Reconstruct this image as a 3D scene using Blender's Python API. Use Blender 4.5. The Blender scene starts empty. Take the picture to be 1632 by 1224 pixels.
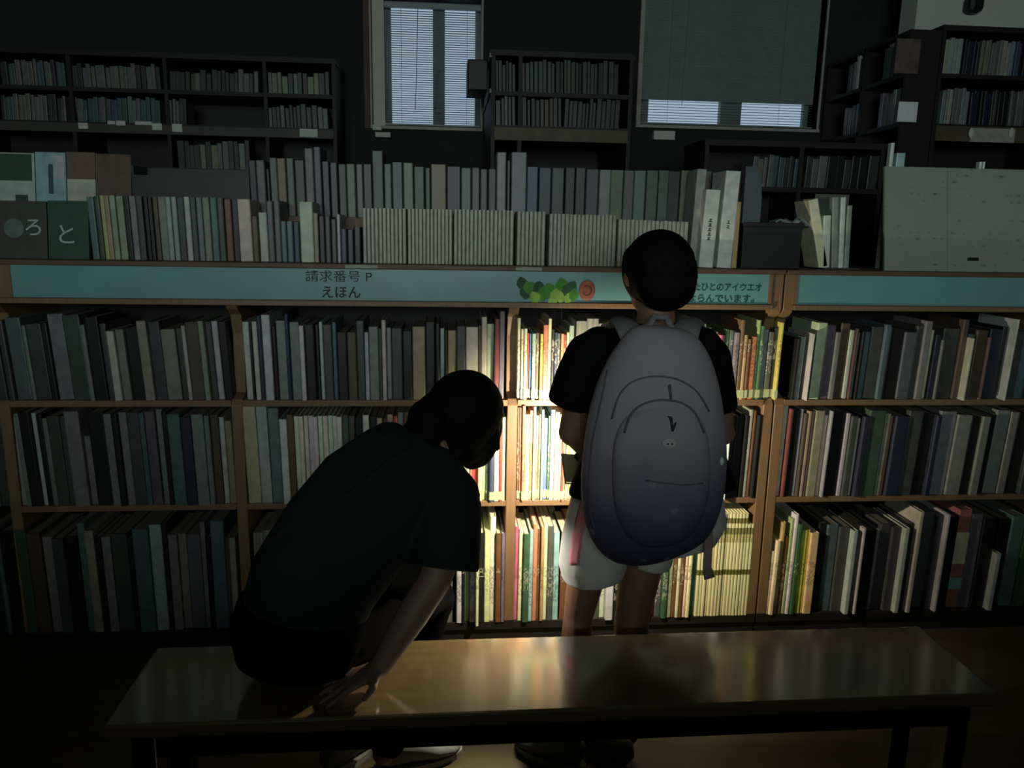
import bpy, bmesh, math, random
from mathutils import Vector, Matrix
R = math.radians
random.seed(7)
S = bpy.context.scene
COL = S.collection

# ------------------------------------------------------------------ camera, world, light, exposure
F_PX = 1226.0
CAM = Vector((-0.226, -2.510, 1.45))
YAW, PITCH, ROLL = R(5.05), R(11.33), R(1.016)
FW = Vector((math.sin(YAW)*math.cos(PITCH), math.cos(YAW)*math.cos(PITCH), -math.sin(PITCH)))
RT = FW.cross(Vector((0, 0, 1))).normalized()
UP = RT.cross(FW)
RT, UP = RT*math.cos(ROLL)+UP*math.sin(ROLL), UP*math.cos(ROLL)-RT*math.sin(ROLL)
cd = bpy.data.cameras.new('camera'); cam = bpy.data.objects.new('camera', cd); COL.objects.link(cam)
cam.matrix_world = Matrix(((RT.x, UP.x, -FW.x, CAM.x), (RT.y, UP.y, -FW.y, CAM.y), (RT.z, UP.z, -FW.z, CAM.z), (0, 0, 0, 1)))
cd.sensor_width = 36; cd.lens = 36*F_PX/1632; cd.clip_start = 0.02
S.camera = cam
S.view_settings.view_transform = 'Standard'; S.view_settings.look = 'None'
S.view_settings.exposure = 0.0; S.view_settings.gamma = 1.0
try: S.cycles.use_denoising = True
except Exception: pass

W = bpy.data.worlds.new('world'); S.world = W; W.use_nodes = True
nt = W.node_tree; nt.nodes.clear()
wo = nt.nodes.new('ShaderNodeOutputWorld'); wb = nt.nodes.new('ShaderNodeBackground')
tc = nt.nodes.new('ShaderNodeTexCoord'); sx = nt.nodes.new('ShaderNodeSeparateXYZ')
mr = nt.nodes.new('ShaderNodeMapRange'); mr.inputs[1].default_value = 0.2; mr.inputs[2].default_value = 0.6
mx = nt.nodes.new('ShaderNodeMix'); mx.data_type = 'RGBA'
mx.inputs[6].default_value = (0.012, 0.015, 0.015, 1)     # dim daylight of the big room behind the camera
mx.inputs[7].default_value = (0.44, 0.55, 0.70, 1)        # overcast sky outside the far windows
nt.links.new(tc.outputs['Generated'], sx.inputs[0]); nt.links.new(sx.outputs[1], mr.inputs[0])
nt.links.new(mr.outputs[0], mx.inputs[0]); nt.links.new(mx.outputs[2], wb.inputs[0]); nt.links.new(wb.outputs[0], wo.inputs[0])

def at(px, py, Y):
    d = FW*F_PX + RT*(px-816) - UP*(py-612)
    return CAM + d*((Y-CAM.y)/d.y)
def atz(px, py, Z):
    d = FW*F_PX + RT*(px-816) - UP*(py-612)
    return CAM + d*((Z-CAM.z)/d.z)

LAMP = Vector((0.182, -0.335, 0.785))                       # flashlight in the child's hands
ld = bpy.data.lights.new('flashlight_spill', 'SPOT'); ld.energy = 46.0; ld.color = (1.0, 0.87, 0.64); ld.shadow_soft_size = 0.012; ld.spot_size = R(60); ld.spot_blend = 0.5
lo = bpy.data.objects.new('flashlight_spill', ld); COL.objects.link(lo); lo.location = LAMP
lo.rotation_euler = (Vector((-0.10, -0.78, 0.36))-LAMP).to_track_quat('-Z', 'Y').to_euler()
SIDE_LIGHT = at(752, 852, -0.40)                                # added light for the child's hip, source unseen, behind the seated person's sleeve
pd = bpy.data.lights.new('added_side_light', 'SPOT'); pd.energy = 5.0; pd.color = (1.0, 0.92, 0.78); pd.shadow_soft_size = 0.01; pd.spot_size = R(66); pd.spot_blend = 0.8
pdo = bpy.data.objects.new('added_side_light', pd); COL.objects.link(pdo); pdo.location = SIDE_LIGHT
pdo.rotation_euler = (Vector((0.12, -0.50, 0.50))-SIDE_LIGHT).to_track_quat('-Z', 'Y').to_euler()
sl = bpy.data.lights.new('flashlight_beam', 'SPOT'); sl.energy = 34.0; sl.color = ld.color; sl.shadow_soft_size = 0.012; sl.spot_size = R(162); sl.spot_blend = 0.45
slo = bpy.data.objects.new('flashlight_beam', sl); COL.objects.link(slo); slo.location = LAMP
slo.rotation_euler = (Vector((0.30, 0.05, 0.64))-LAMP).to_track_quat('-Z', 'Y').to_euler()
wl = bpy.data.lights.new('window_daylight', 'AREA'); wl.shape = 'RECTANGLE'; wl.size = 3.0; wl.size_y = 1.5; wl.energy = 112.0; wl.color = (0.84, 1.0, 0.95)
wlo = bpy.data.objects.new('window_daylight', wl); COL.objects.link(wlo)
wlo.location = (-0.5, -6.5, 2.15); wlo.rotation_euler = (R(86), 0, R(-4))

# ------------------------------------------------------------------ helpers
def lin(c):
    c = c/255.0
    return c/12.92 if c <= 0.04045 else ((c+0.055)/1.055)**2.4
def rgb(t): return (lin(t[0]), lin(t[1]), lin(t[2]), 1)
MATS = {}
def mat(name, col, rough=0.6, var=0.15, scale=30, metal=0.0, bump=0.0, coat=0.0, stretch=(1, 1, 1), spec=0.5):
    if name in MATS: return MATS[name]
    m = bpy.data.materials.new(name); m.use_nodes = True; n = m.node_tree; b = n.nodes['Principled BSDF']
    b.inputs['Roughness'].default_value = rough; b.inputs['Metallic'].default_value = metal
    b.inputs['Coat Weight'].default_value = coat; b.inputs['Specular IOR Level'].default_value = spec
    t = n.nodes.new('ShaderNodeTexCoord'); mp = n.nodes.new('ShaderNodeMapping'); mp.inputs['Scale'].default_value = stretch
    no = n.nodes.new('ShaderNodeTexNoise'); no.inputs['Scale'].default_value = scale; no.inputs['Detail'].default_value = 4
    cr = n.nodes.new('ShaderNodeValToRGB'); c = rgb(col)
    cr.color_ramp.elements[0].position = 0.3; cr.color_ramp.elements[1].position = 0.7
    cr.color_ramp.elements[0].color = tuple(x*(1-var) for x in c[:3])+(1,)
    cr.color_ramp.elements[1].color = tuple(min(1, x*(1+var)) for x in c[:3])+(1,)
    L = n.links.new
    L(t.outputs['Object'], mp.inputs[0]); L(mp.outputs[0], no.inputs['Vector']); L(no.outputs[0], cr.inputs[0]); L(cr.outputs[0], b.inputs['Base Color'])
    if bump:
        bp = n.nodes.new('ShaderNodeBump'); bp.inputs['Strength'].default_value = bump; bp.inputs['Distance'].default_value = 0.004
        L(no.outputs[0], bp.inputs['Height']); L(bp.outputs[0], b.inputs['Normal'])
    MATS[name] = m
    return m

def obj(name, bm, m=None, parent=None, smooth=False):
    me = bpy.data.meshes.new(name)
    bmesh.ops.recalc_face_normals(bm, faces=bm.faces[:])
    bm.to_mesh(me); bm.free()
    if smooth:
        for p in me.polygons: p.use_smooth = True
    if m: me.materials.append(m)
    o = bpy.data.objects.new(name, me); COL.objects.link(o)
    if parent is not None: o.parent = parent
    return o
def tag(o, label=None, cat=None, group=None, kind=None):
    if label: o['label'] = label
    if cat: o['category'] = cat
    if group: o['group'] = group
    if kind: o['kind'] = kind
    return o
def empty(name, label, cat, loc=(0, 0, 0), group=None):
    o = bpy.data.objects.new(name, None); COL.objects.link(o); o.location = loc; o.empty_display_size = 0.05
    return tag(o, label, cat, group)
def BM(): return bmesh.new()
def box(bm, x0, x1, y0, y1, z0, z1, M=None, bev=0):
    vs = [bm.verts.new((x, y, z)) for x in (x0, x1) for y in (y0, y1) for z in (z0, z1)]
    if M is not None:
        for v in vs: v.co = M @ v.co
    f = [(0, 1, 3, 2), (4, 6, 7, 5), (0, 4, 5, 1), (2, 3, 7, 6), (0, 2, 6, 4), (1, 5, 7, 3)]
    fs = [bm.faces.new([vs[i] for i in q]) for q in f]
    if bev:
        es = list({e for fc in fs for e in fc.edges})
        bmesh.ops.bevel(bm, geom=es, offset=bev, segments=2, affect='EDGES', profile=0.5)
    return vs
def boxo(name, x0, x1, y0, y1, z0, z1, m, parent=None, bev=0):
    b = BM(); box(b, x0, x1, y0, y1, z0, z1, None, bev)
    if parent is not None:
        l = parent.location
        bmesh.ops.translate(b, verts=b.verts[:], vec=-l)
    return obj(name, b, m, parent)
def prism(bm, pts, axis, a0, a1):
    """extrude a 2D outline along an axis"""
    def mk(p, a): return {'x': (a, p[0], p[1]), 'y': (p[0], a, p[1]), 'z': (p[0], p[1], a)}[axis]
    A = [bm.verts.new(mk(p, a0)) for p in pts]; B = [bm.verts.new(mk(p, a1)) for p in pts]
    n = len(pts)
    bm.faces.new(A); bm.faces.new(B[::-1])
    for i in range(n): bm.faces.new((A[i], A[(i+1) % n], B[(i+1) % n], B[i]))
def tube(bm, pts, radii, n=14, side=None, close=True):
    """lofted tube; a radius is r or (a along side, b across)"""
    pts = [Vector(p) for p in pts]; N = len(pts); rings = []
    ref = Vector(side).normalized() if side is not None else None
    prev = None
    for i, p in enumerate(pts):
        d = (pts[min(i+1, N-1)]-pts[max(i-1, 0)]).normalized()
        if ref is not None: u = (ref-d*ref.dot(d)).normalized()
        else:
            if prev is None:
                u = d.cross(Vector((0, 0, 1)))
                if u.length < 0.1: u = d.cross(Vector((0, 1, 0)))
                u.normalize()
            else: u = (prev-d*prev.dot(d)).normalized()
        prev = u; v = d.cross(u)
        r = radii[i]; a, b = (r, r) if not isinstance(r, tuple) else r
        rings.append([bm.verts.new(p+u*a*math.cos(2*math.pi*k/n)+v*b*math.sin(2*math.pi*k/n)) for k in range(n)])
    for i in range(N-1):
        for k in range(n): bm.faces.new((rings[i][k], rings[i][(k+1) % n], rings[i+1][(k+1) % n], rings[i+1][k]))
    if close:
        bm.faces.new(rings[0][::-1]); bm.faces.new(rings[-1])
def ball(bm, c, r, M=None, seg=16, ring=10):
    r = r if isinstance(r, tuple) else (r, r, r)
    mm = Matrix.Translation(Vector(c)) @ (M if M is not None else Matrix.Identity(4)) @ Matrix.Diagonal((r[0], r[1], r[2], 1))
    bmesh.ops.create_uvsphere(bm, u_segments=seg, v_segments=ring, radius=1, matrix=mm)
def limb(bm, pts, radii, n=12):
    tube(bm, pts, radii, n)
    for p, r in zip(pts, radii):
        ball(bm, p, r if not isinstance(r, tuple) else min(r), seg=12, ring=8)
def fuse(o, voxel, smooth=3):
    m = o.modifiers.new('fuse', 'REMESH'); m.mode = 'VOXEL'; m.voxel_size = voxel; m.use_smooth_shade = True
    if smooth:
        s = o.modifiers.new('soften', 'SMOOTH'); s.iterations = smooth; s.factor = 0.5
def text(name, body, px_h, loc, m, parent, spacing=1.0, align='CENTER', squash=1.0, depth=0.0006, bold=0.002):
    c = bpy.data.curves.new(name, 'FONT'); c.body = body; c.size = px_h; c.extrude = depth
    c.align_x = align; c.space_line = spacing; c.materials.append(m); c.offset = px_h*bold
    t = bpy.data.objects.new(name, c); COL.objects.link(t)
    t.rotation_euler = (R(90), 0, 0); t.location = Vector(loc)-(parent.location if parent else Vector()); t.scale = (squash, 1, 1)
    bpy.context.view_layer.update()
    me = bpy.data.meshes.new_from_object(t.evaluated_get(bpy.context.evaluated_depsgraph_get()))
    o = bpy.data.objects.new(name, me); o.matrix_basis = t.matrix_basis.copy(); COL.objects.link(o)
    bpy.data.objects.remove(t)
    if parent: o.parent = parent
    return o
ONES = ['', 'first', 'second', 'third', 'fourth', 'fifth', 'sixth', 'seventh', 'eighth', 'ninth', 'tenth', 'eleventh', 'twelfth', 'thirteenth', 'fourteenth',
        'fifteenth', 'sixteenth', 'seventeenth', 'eighteenth', 'nineteenth']
TENS = {2: 'twent', 3: 'thirt', 4: 'fort', 5: 'fift', 6: 'sixt', 7: 'sevent', 8: 'eight', 9: 'ninet'}
def ordinal(n):
    if n < 20: return ONES[n]
    t, u = divmod(n, 10)
    return TENS[t]+'ieth' if u == 0 else TENS[t]+'y-'+ONES[u]

# ------------------------------------------------------------------ materials
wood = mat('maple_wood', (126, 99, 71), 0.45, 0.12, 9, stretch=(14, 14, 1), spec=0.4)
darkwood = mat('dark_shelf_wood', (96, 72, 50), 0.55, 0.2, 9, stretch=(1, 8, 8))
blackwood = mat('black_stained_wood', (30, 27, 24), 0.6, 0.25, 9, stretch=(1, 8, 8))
wallpaint = mat('dark_panel_wall', (34, 39, 37), 0.85, 0.12, 3)
palewall = mat('pale_plaster', (214, 216, 208), 0.85, 0.06, 4)
floor_m = mat('brown_floor', (78, 70, 48), 0.3, 0.2, 6, stretch=(1, 6, 1))
bench_m = mat('varnished_bench_wood', (112, 94, 62), 0.25, 0.16, 8, stretch=(1, 12, 12), coat=1.0)
bench_m.node_tree.nodes['Principled BSDF'].inputs['Coat IOR'].default_value = 2.6; bench_m.node_tree.nodes['Principled BSDF'].inputs['Coat Roughness'].default_value = 0.13
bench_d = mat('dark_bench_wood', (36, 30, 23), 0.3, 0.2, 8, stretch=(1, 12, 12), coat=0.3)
frame_m = mat('window_frame_metal', (128, 136, 134), 0.5, 0.08, 20)
jamb_m = mat('window_jamb_paint', (176, 172, 160), 0.7, 0.08, 10)
slat_m = mat('blind_slat', (150, 162, 166), 0.5, 0.05, 20)
slat_d = mat('shut_blind_slat', (124, 142, 138), 0.55, 0.08, 14)
paper = mat('white_paper', (214, 216, 208), 0.8, 0.04, 40)
paper_b = mat('bluish_paper', (238, 246, 250), 0.8, 0.03, 40)
pages = mat('book_pages', (222, 214, 184), 0.85, 0.1, 400, stretch=(6, 1, 0.3))
pages_d = mat('shaded_page_edges', (112, 106, 90), 0.85, 0.15, 400, stretch=(6, 1, 0.3))  # darker copy of the pages, shade of the unlit rows put into the colour
labelm = mat('spine_label_film', (180, 186, 142), 0.3, 0.06, 60)
teal = mat('teal_sign_card', (108, 158, 160), 0.35, 0.07, 7, coat=0.3)
ink = mat('dark_ink', (26, 34, 38), 0.6, 0.1, 50)
ink_g = mat('dark_green_ink', (22, 62, 60), 0.6, 0.1, 50)
black_m = mat('black_plastic', (24, 25, 26), 0.5, 0.1, 30)

def glass():
    m = bpy.data.materials.new('window_glass'); m.use_nodes = True; n = m.node_tree; n.nodes.clear()
    o = n.nodes.new('ShaderNodeOutputMaterial'); a = n.nodes.new('ShaderNodeBsdfTransparent'); g = n.nodes.new('ShaderNodeBsdfGlossy'); x = n.nodes.new('ShaderNodeMixShader')
    a.inputs[0].default_value = (0.9, 0.94, 0.94, 1); g.inputs['Roughness'].default_value = 0.03; x.inputs[0].default_value = 0.07
    n.links.new(a.outputs[0], x.inputs[1]); n.links.new(g.outputs[0], x.inputs[2]); n.links.new(x.outputs[0], o.inputs[0])
    return m
glass_m = glass()

def book_cover_material(name, marks=True, lo=0.55):
    """cover colour comes from each book itself, printed title marks run down the spine"""
    m = bpy.data.materials.new(name); m.use_nodes = True; n = m.node_tree; b = n.nodes['Principled BSDF']; L = n.links.new
    def N(t, **k):
        q = n.nodes.new(t)
        for a, v in k.items(): setattr(q, a, v)
        return q
    oi = N('ShaderNodeObjectInfo'); t = N('ShaderNodeTexCoord'); sp = N('ShaderNodeSeparateXYZ'); L(t.outputs['Object'], sp.inputs[0])
    b.inputs['Roughness'].default_value = 0.42
    col = oi.outputs['Color']
    # soft print variation
    no = N('ShaderNodeTexNoise'); no.inputs['Scale'].default_value = 34; no.inputs['Detail'].default_value = 3; no.noise_dimensions = '4D'
    ml = N('ShaderNodeMath', operation='MULTIPLY'); ml.inputs[1].default_value = 60; L(oi.outputs['Random'], ml.inputs[0]); L(ml.outputs[0], no.inputs['W'])
    L(t.outputs['Object'], no.inputs['Vector'])
    mr1 = N('ShaderNodeMapRange'); mr1.inputs[1].default_value = 0.3; mr1.inputs[2].default_value = 0.7; mr1.inputs[3].default_value = 0.78; mr1.inputs[4].default_value = 1.12
    L(no.outputs[0], mr1.inputs[0])
    v = N('ShaderNodeVectorMath', operation='SCALE'); L(col, v.inputs[0]); L(mr1.outputs[0], v.inputs['Scale'])
    out = v.outputs[0]
    if marks:
        mp = N('ShaderNodeMapping'); mp.inputs['Scale'].default_value = (260, 1, 165)
        L(t.outputs['Object'], mp.inputs[0])
        ad = N('ShaderNodeVectorMath', operation='ADD'); L(mp.outputs[0], ad.inputs[0])
        cb = N('ShaderNodeCombineXYZ'); L(ml.outputs[0], cb.inputs[1]); L(cb.outputs[0], ad.inputs[1])
        fl = N('ShaderNodeVectorMath', operation='FLOOR'); L(ad.outputs[0], fl.inputs[0])
        wn = N('ShaderNodeTexWhiteNoise', noise_dimensions='3D'); L(fl.outputs[0], wn.inputs['Vector'])
        gt = N('ShaderNodeMath', operation='GREATER_THAN'); gt.inputs[1].default_value = lo; L(wn.outputs['Value'], gt.inputs[0])
        # title stretch differs per book
        a0 = N('ShaderNodeMapRange'); a0.inputs[3].default_value = 0.05; a0.inputs[4].default_value = 0.19; L(oi.outputs['Random'], a0.inputs[0])
        g1 = N('ShaderNodeMath', operation='GREATER_THAN'); L(sp.outputs[2], g1.inputs[0]); L(a0.outputs[0], g1.inputs[1])
        g2 = N('ShaderNodeMath', operation='LESS_THAN'); g2.inputs[1].default_value = 0.205; L(sp.outputs[2], g2.inputs[0])
        g3 = N('ShaderNodeMath', operation='LESS_THAN'); g3.inputs[1].default_value = 0.003; L(sp.outputs[1], g3.inputs[0])
        p1 = N('ShaderNodeMath', operation='MULTIPLY'); L(gt.outputs[0], p1.inputs[0]); L(g1.outputs[0], p1.inputs[1])
        p2 = N('ShaderNodeMath', operation='MULTIPLY'); L(p1.outputs[0], p2.inputs[0]); L(g2.outputs[0], p2.inputs[1])
        p3 = N('ShaderNodeMath', operation='MULTIPLY'); L(p2.outputs[0], p3.inputs[0]); L(g3.outputs[0], p3.inputs[1])
        sc = N('ShaderNodeMath', operation='MULTIPLY'); sc.inputs[1].default_value = 0.42; L(p3.outputs[0], sc.inputs[0])
        bw = N('ShaderNodeRGBToBW'); L(col, bw.inputs[0])
        lt = N('ShaderNodeMath', operation='LESS_THAN'); lt.inputs[1].default_value = 0.16; L(bw.outputs[0], lt.inputs[0])
        tcn = N('ShaderNodeMix', data_type='RGBA'); tcn.inputs[6].default_value = rgb((70, 52, 40)); tcn.inputs[7].default_value = rgb((205, 200, 175)); L(lt.outputs[0], tcn.inputs[0])
        fx = N('ShaderNodeMix', data_type='RGBA'); L(sc.outputs[0], fx.inputs[0]); L(out, fx.inputs[6]); L(tcn.outputs[2], fx.inputs[7])
        out = fx.outputs[2]
    L(out, b.inputs['Base Color'])
    return m
cover_m = book_cover_material('printed_book_cover')
plain_m = book_cover_material('plain_book_cover', False)

# code -> (colour, words)
PAL = {'W': ((236, 230, 192), 'cream'), 'w': ((222, 224, 216), 'white'), 'g': ((150, 156, 148), 'pale grey'), 'G': ((84, 90, 86), 'dark grey'), 'k': ((34, 35, 36), 'black'),
       'n': ((46, 58, 100), 'navy'), 'b': ((92, 122, 186), 'blue'), 't': ((82, 138, 140), 'teal'), 'e': ((66, 106, 72), 'green'), 'l': ((164, 190, 146), 'light green'),
       'r': ((186, 66, 56), 'red'), 'o': ((222, 116, 70), 'orange'), 'p': ((214, 112, 138), 'pink'), 'y': ((226, 214, 92), 'yellow'), 'm': ((118, 82, 54), 'brown'),
       'c': ((200, 164, 112), 'tan'), 'v': ((118, 110, 130), 'violet grey'), 's': ((164, 200, 208), 'pale blue'), 'f': ((226, 136, 108), 'salmon'), 'h': ((240, 196, 150), 'peach')}

MUTED = {'t': 'dull teal', 'e': 'dull green', 'l': 'greyish green', 'n': 'dull navy', 'b': 'dull blue', 's': 'bluish grey', 'r': 'dull red', 'y': 'dull yellow', 'c': 'greyish tan', 'm': 'dull brown', 'o': 'dull orange', 'W': 'pale cream', 'f': 'dull salmon'}
def add_book(name, x, yf, z, w, h, depth, lean, colour, label, cat, group, mark=True, sticker=False, hue=0.06, pg_m=None):
    w = max(w, 0.0028)
    b = min(0.0022, w*0.2); r = min(0.004, w*0.3); d = depth
    bm = BM()
    pts = [(0, d), (0, r), (r*0.3, r*0.3), (r, 0), (w-r, 0), (w-r*0.3, r*0.3), (w, r), (w, d), (w-b, d), (w-b, r+0.001), (b, r+0.001), (b, d)]
    prism(bm, pts, 'z', 0, h)
    o = obj(name, bm, cover_m if mark else plain_m)
    c = tuple(max(4, min(250, k*(1+random.uniform(-hue, hue)))) for k in colour)
    o.color = rgb(c)
    o.location = (x, yf, z + 0.0006 + (w*math.sin(lean) if lean > 0 else 0)); o.rotation_euler = (0, lean, 0)
    tag(o, label, cat, group)
    pg = BM(); box(pg, b+0.0002, w-b-0.0002, r+0.0015, d-0.004, 0.003, h-0.003)
    obj('page_block', pg, pg_m or pages, o)
    if sticker:
        sb = BM(); box(sb, -0.0003, w+0.0003, -0.0004, 0.012, 0.006, 0.034)
        obj('spine_label', sb, labelm, o)
    return o

def row(name, z, yf, x0, x1, items, where, anchor, cat='book', group=None, side='left', lean=(0, 0), scale=True, sticker=False, mark=True, depth=0.2, jit=0.012, ybase=None, noun='picture book', first=1, ymax=None, merge=False, grey=0.0, dim=1.0, count=True):
    """a run of books between two pixels of the shelf front; items are (width, top pixel, colour code)"""
    if merge:
        out = []
        for it in items:
            if out:
                p = out[-1]; sw = p[0]+it[0]
                same = p[2] == it[2] or (p[2] in 'kGnvme' and it[2] in 'kGnvme' and min(p[0], it[0]) < 12) or (p[2] in 'gtlesc' and it[2] in 'gtlesc')
                if same and sw <= merge and max(p[0], it[0]) >= 5:
                    out[-1] = (sw, min(p[1], it[1]), p[2] if p[0] >= it[0] else it[2], p[3] if len(p) > 3 else True); continue
            out.append(tuple(it))
        items = out
    tot = sum(i[0] for i in items)
    k = (x1-x0)/tot if scale else 1.0
    px = x0; n = len(items)
    for i, it in enumerate(items):
        wpx, top, c = it[:3]
        wp = wpx*k
        # world position of the spine's foot on this plane
        yb = ybase if ybase else 640
        for _ in range(4):
            A = at(px, yb, yf); dz = at(px, yb+1, yf).z-A.z
            yb += (z-A.z)/dz
        A = at(px, yb, yf)
        B = at(px+wp, yb, yf)
        T = at(px, top, yf)
        xw = (B.x-A.x)
        f = (i+0.5)/n
        ln = R(lean[0]+(lean[1]-lean[0])*f)
        h = max(0.08, (T.z-z)/max(0.9, math.cos(ln)))
        if ymax: h = min(h, ymax)
        col, word = PAL[c]
        if sticker: col = tuple(q*0.84+p*0.10 for q, p in zip(col, (236, 228, 200)))  # books in the beam: its pale wash mixed into the cover colour
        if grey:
            g_ = 0.3*col[0]+0.55*col[1]+0.15*col[2]; col = tuple(q*(1-grey)+g_*grey for q in col); word = MUTED.get(c, word)  # unlit rows: greyness of low light put into the cover colour
        col = tuple(q*dim for q in col)  # dim puts the shade of darker rows into the cover colour
        thick = 'slim ' if wp < 6.5 else ('thick ' if wp > 12.5 else '')
        idx = (i+first) if side == 'right' else (n-i-1+first)
        lab = f"{thick}{word} {noun}, {ordinal(idx)} {where}" if count else where
        y2 = yf + random.uniform(-jit, jit)
        if len(it) > 3 and not it[3] and not sticker: y2 = yf-0.03
        st = sticker and (it[3] if len(it) > 3 else True)
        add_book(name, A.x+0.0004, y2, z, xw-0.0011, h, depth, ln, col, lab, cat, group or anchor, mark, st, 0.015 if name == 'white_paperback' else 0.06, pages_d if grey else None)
        px += wp

# ------------------------------------------------------------------ the room
def struct(o): o['kind'] = 'structure'; return o
struct(boxo('floor', -3.6, 4.4, -3.4, 3.1, -0.1, 0, floor_m))
struct(boxo('ceiling', -3.6, 4.4, -2.9, 3.1, 3.35, 3.45, mat('ceiling_board', (84, 84, 82), 0.9, 0.05, 5)))
struct(boxo('wall_left', -3.7, -3.6, -3.4, 3.1, 0, 3.35, wallpaint))
struct(boxo('wall_right', 4.4, 4.5, -3.4, 3.1, 0, 3.35, wallpaint))
struct(boxo('added_light_screen', -3.6, 4.4, -3.5, -3.4, 0, 1.45, wallpaint))  # unseen half-height partition, added to block daylight from the lower shelves
YW = 3.0
w1 = (at(594, 203, YW).x, at(766, 203, YW).x, at(690, 203, YW).z, at(690, -6, YW).z)
w2 = (at(1019, 202, YW).x, at(1301, 200, YW).x, at(1160, 203, YW).z, 3.2)
bm = BM()
xs = [-3.6, w1[0], w1[1], w2[0], w2[1], 4.4]
box(bm, xs[0], xs[1], YW, YW+0.2, 0, 3.35); box(bm, xs[2], xs[3], YW, YW+0.2, 0, 3.35); box(bm, xs[4], xs[5], YW, YW+0.2, 0, 3.35)
for q in (w1, w2):
    box(bm, q[0], q[1], YW, YW+0.2, 0, q[2]); box(bm, q[0], q[1], YW, YW+0.2, q[3], 3.35)
struct(obj('wall_back', bm, wallpaint))

def window(i, q, mull, jamb):
    x0, x1, z0, z1 = q
    r = empty(f'window_{i}', None, None, (x0, YW+0.15, z0)); r['kind'] = 'structure'
    b = BM(); t = 0.035
    y0, y1 = 0.0, 0.04
    box(b, 0, x1-x0, y0, y1, 0, t); box(b, 0, x1-x0, y0, y1, z1-z0-t, z1-z0)
    box(b, 0, t+jamb, y0, y1, t, z1-z0-t); box(b, x1-x0-t, x1-x0, y0, y1, t, z1-z0-t)
    for m0, m1 in mull: box(b, m0-x0, m1-x0, y0-0.015, y1, t, z1-z0-t)
    obj('window_frame', b, frame_m, r)
    g = BM(); box(g, t*0.5, x1-x0-t*0.5, 0.018, 0.024, t*0.5, z1-z0-t*0.5)
    obj('pane', g, glass_m, r)
    l = BM(); box(l, -0.012, 0.0, -0.165, -0.004, 0, z1-z0); box(l, x1-x0, x1-x0+0.012, -0.165, -0.004, 0, z1-z0); box(l, -0.012, x1-x0+0.012, -0.18, -0.004, -0.02, 0)
    obj('window_sill', l, jamb_m, r)
    return r
YB = YW+0.15
win1 = window(1, w1, [(at(690, 100, YB).x, at(709, 100, YB).x)], 0.085)
j_ = BM(); box(j_, 0.001, at(613, 120, YW+0.05).x-w1[0], -0.105, -0.088, 0, w1[3]-w1[2]); obj('window_jamb', j_, mat('pale_jamb', (216, 210, 196), 0.7, 0.06, 10), win1)
h = BM(); hx = at(700, 150, YB-0.02).x-w1[0]; hz = at(700, 150, YB-0.02).z-w1[2]
tube(h, [(hx-0.03, -0.03, hz-0.10), (hx-0.028, -0.045, hz-0.02), (hx-0.02, -0.045, hz+0.10), (hx-0.002, -0.03, hz+0.16)], [0.012, 0.011, 0.010, 0.009])
box(h, hx-0.03, hx+0.02, -0.03, -0.012, hz-0.13, hz-0.09, None, 0.004)
obj('window_handle', h, frame_m, win1, True)
win2 = window(2, w2, [(at(1147, 180, YB).x, at(1180, 180, YB).x)], 0.06)

def blind(label, q, x0, x1, y, open_rows, pitch, m, tilt_open, tilt_shut, cord_px):
    z0, z1 = q[2]+0.03, q[3]-0.06
    r = empty('venetian_blind', label, 'window blind', (x0, y, z0), 'blinds in the far windows')
    b = BM(); n = int((z1-z0)/pitch)
    for k in range(n):
        t = tilt_open if k < open_rows else tilt_shut
        M = Matrix.Translation((0, 0, (k+0.6)*pitch)) @ Matrix.Rotation(R(t), 4, 'X')
        wd = pitch*1.08 if k >= open_rows and tilt_shut > 45 else 0.0125
        box(b, 0, x1-x0, -wd/2, wd/2, -0.0004, 0.0004, M)
    obj('slats', b, m, r)
    b = BM(); box(b, -0.004, x1-x0+0.004, -0.012, 0.012, -0.014, -0.002, None, 0.002); obj('bottom_rail', b, m, r)
    b = BM(); box(b, -0.004, x1-x0+0.004, -0.016, 0.016, z1-z0, z1-z0+0.03, None, 0.002); obj('headrail', b, m, r)
    for cp in cord_px:
        b = BM(); X = at(cp, 120, y).x-x0
        tube(b, [(X, -0.011, 0), (X, -0.011, z1-z0)], [0.0012, 0.0012], 6); obj('ladder_cord', b, m, r)
    b = BM(); X = at(cord_px[0]+22, 120, y).x-x0
    tube(b, [(X, -0.02, (z1-z0)*0.12), (X+0.015, -0.02, (z1-z0)*0.75), (X+0.02, -0.02, z1-z0)], [0.002, 0.0025, 0.0025], 6); obj('pull_cord', b, slat_m, r)
    return r
blind('open venetian blind with bright daylight between slats, in the narrow window', w1, at(613, 120, YW+0.05).x+0.002, w1[1]-0.006, YW+0.075, 999, 0.0145, slat_m, -14, 70, [640, 744])
blind('mostly shut grey-green venetian blind, open only at its foot, wide window', w2, w2[0]+0.02, w2[1]-0.006, YW+0.075, 8, 0.0185, slat_d, -8, 78, [1066, 1245])
struct(boxo('trim_1', w2[0]-0.03, w2[0]-0.002, YW-0.02, YW-0.001, w2[2]-0.02, w2[3], jamb_m))
struct(boxo('trim_2', w1[0]-0.05, w1[0]-0.015, YW-0.02, YW-0.001, w1[2]-0.02, w1[3], mat('brown_window_trim', (92, 74, 60), 0.7, 0.15, 8)))

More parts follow.
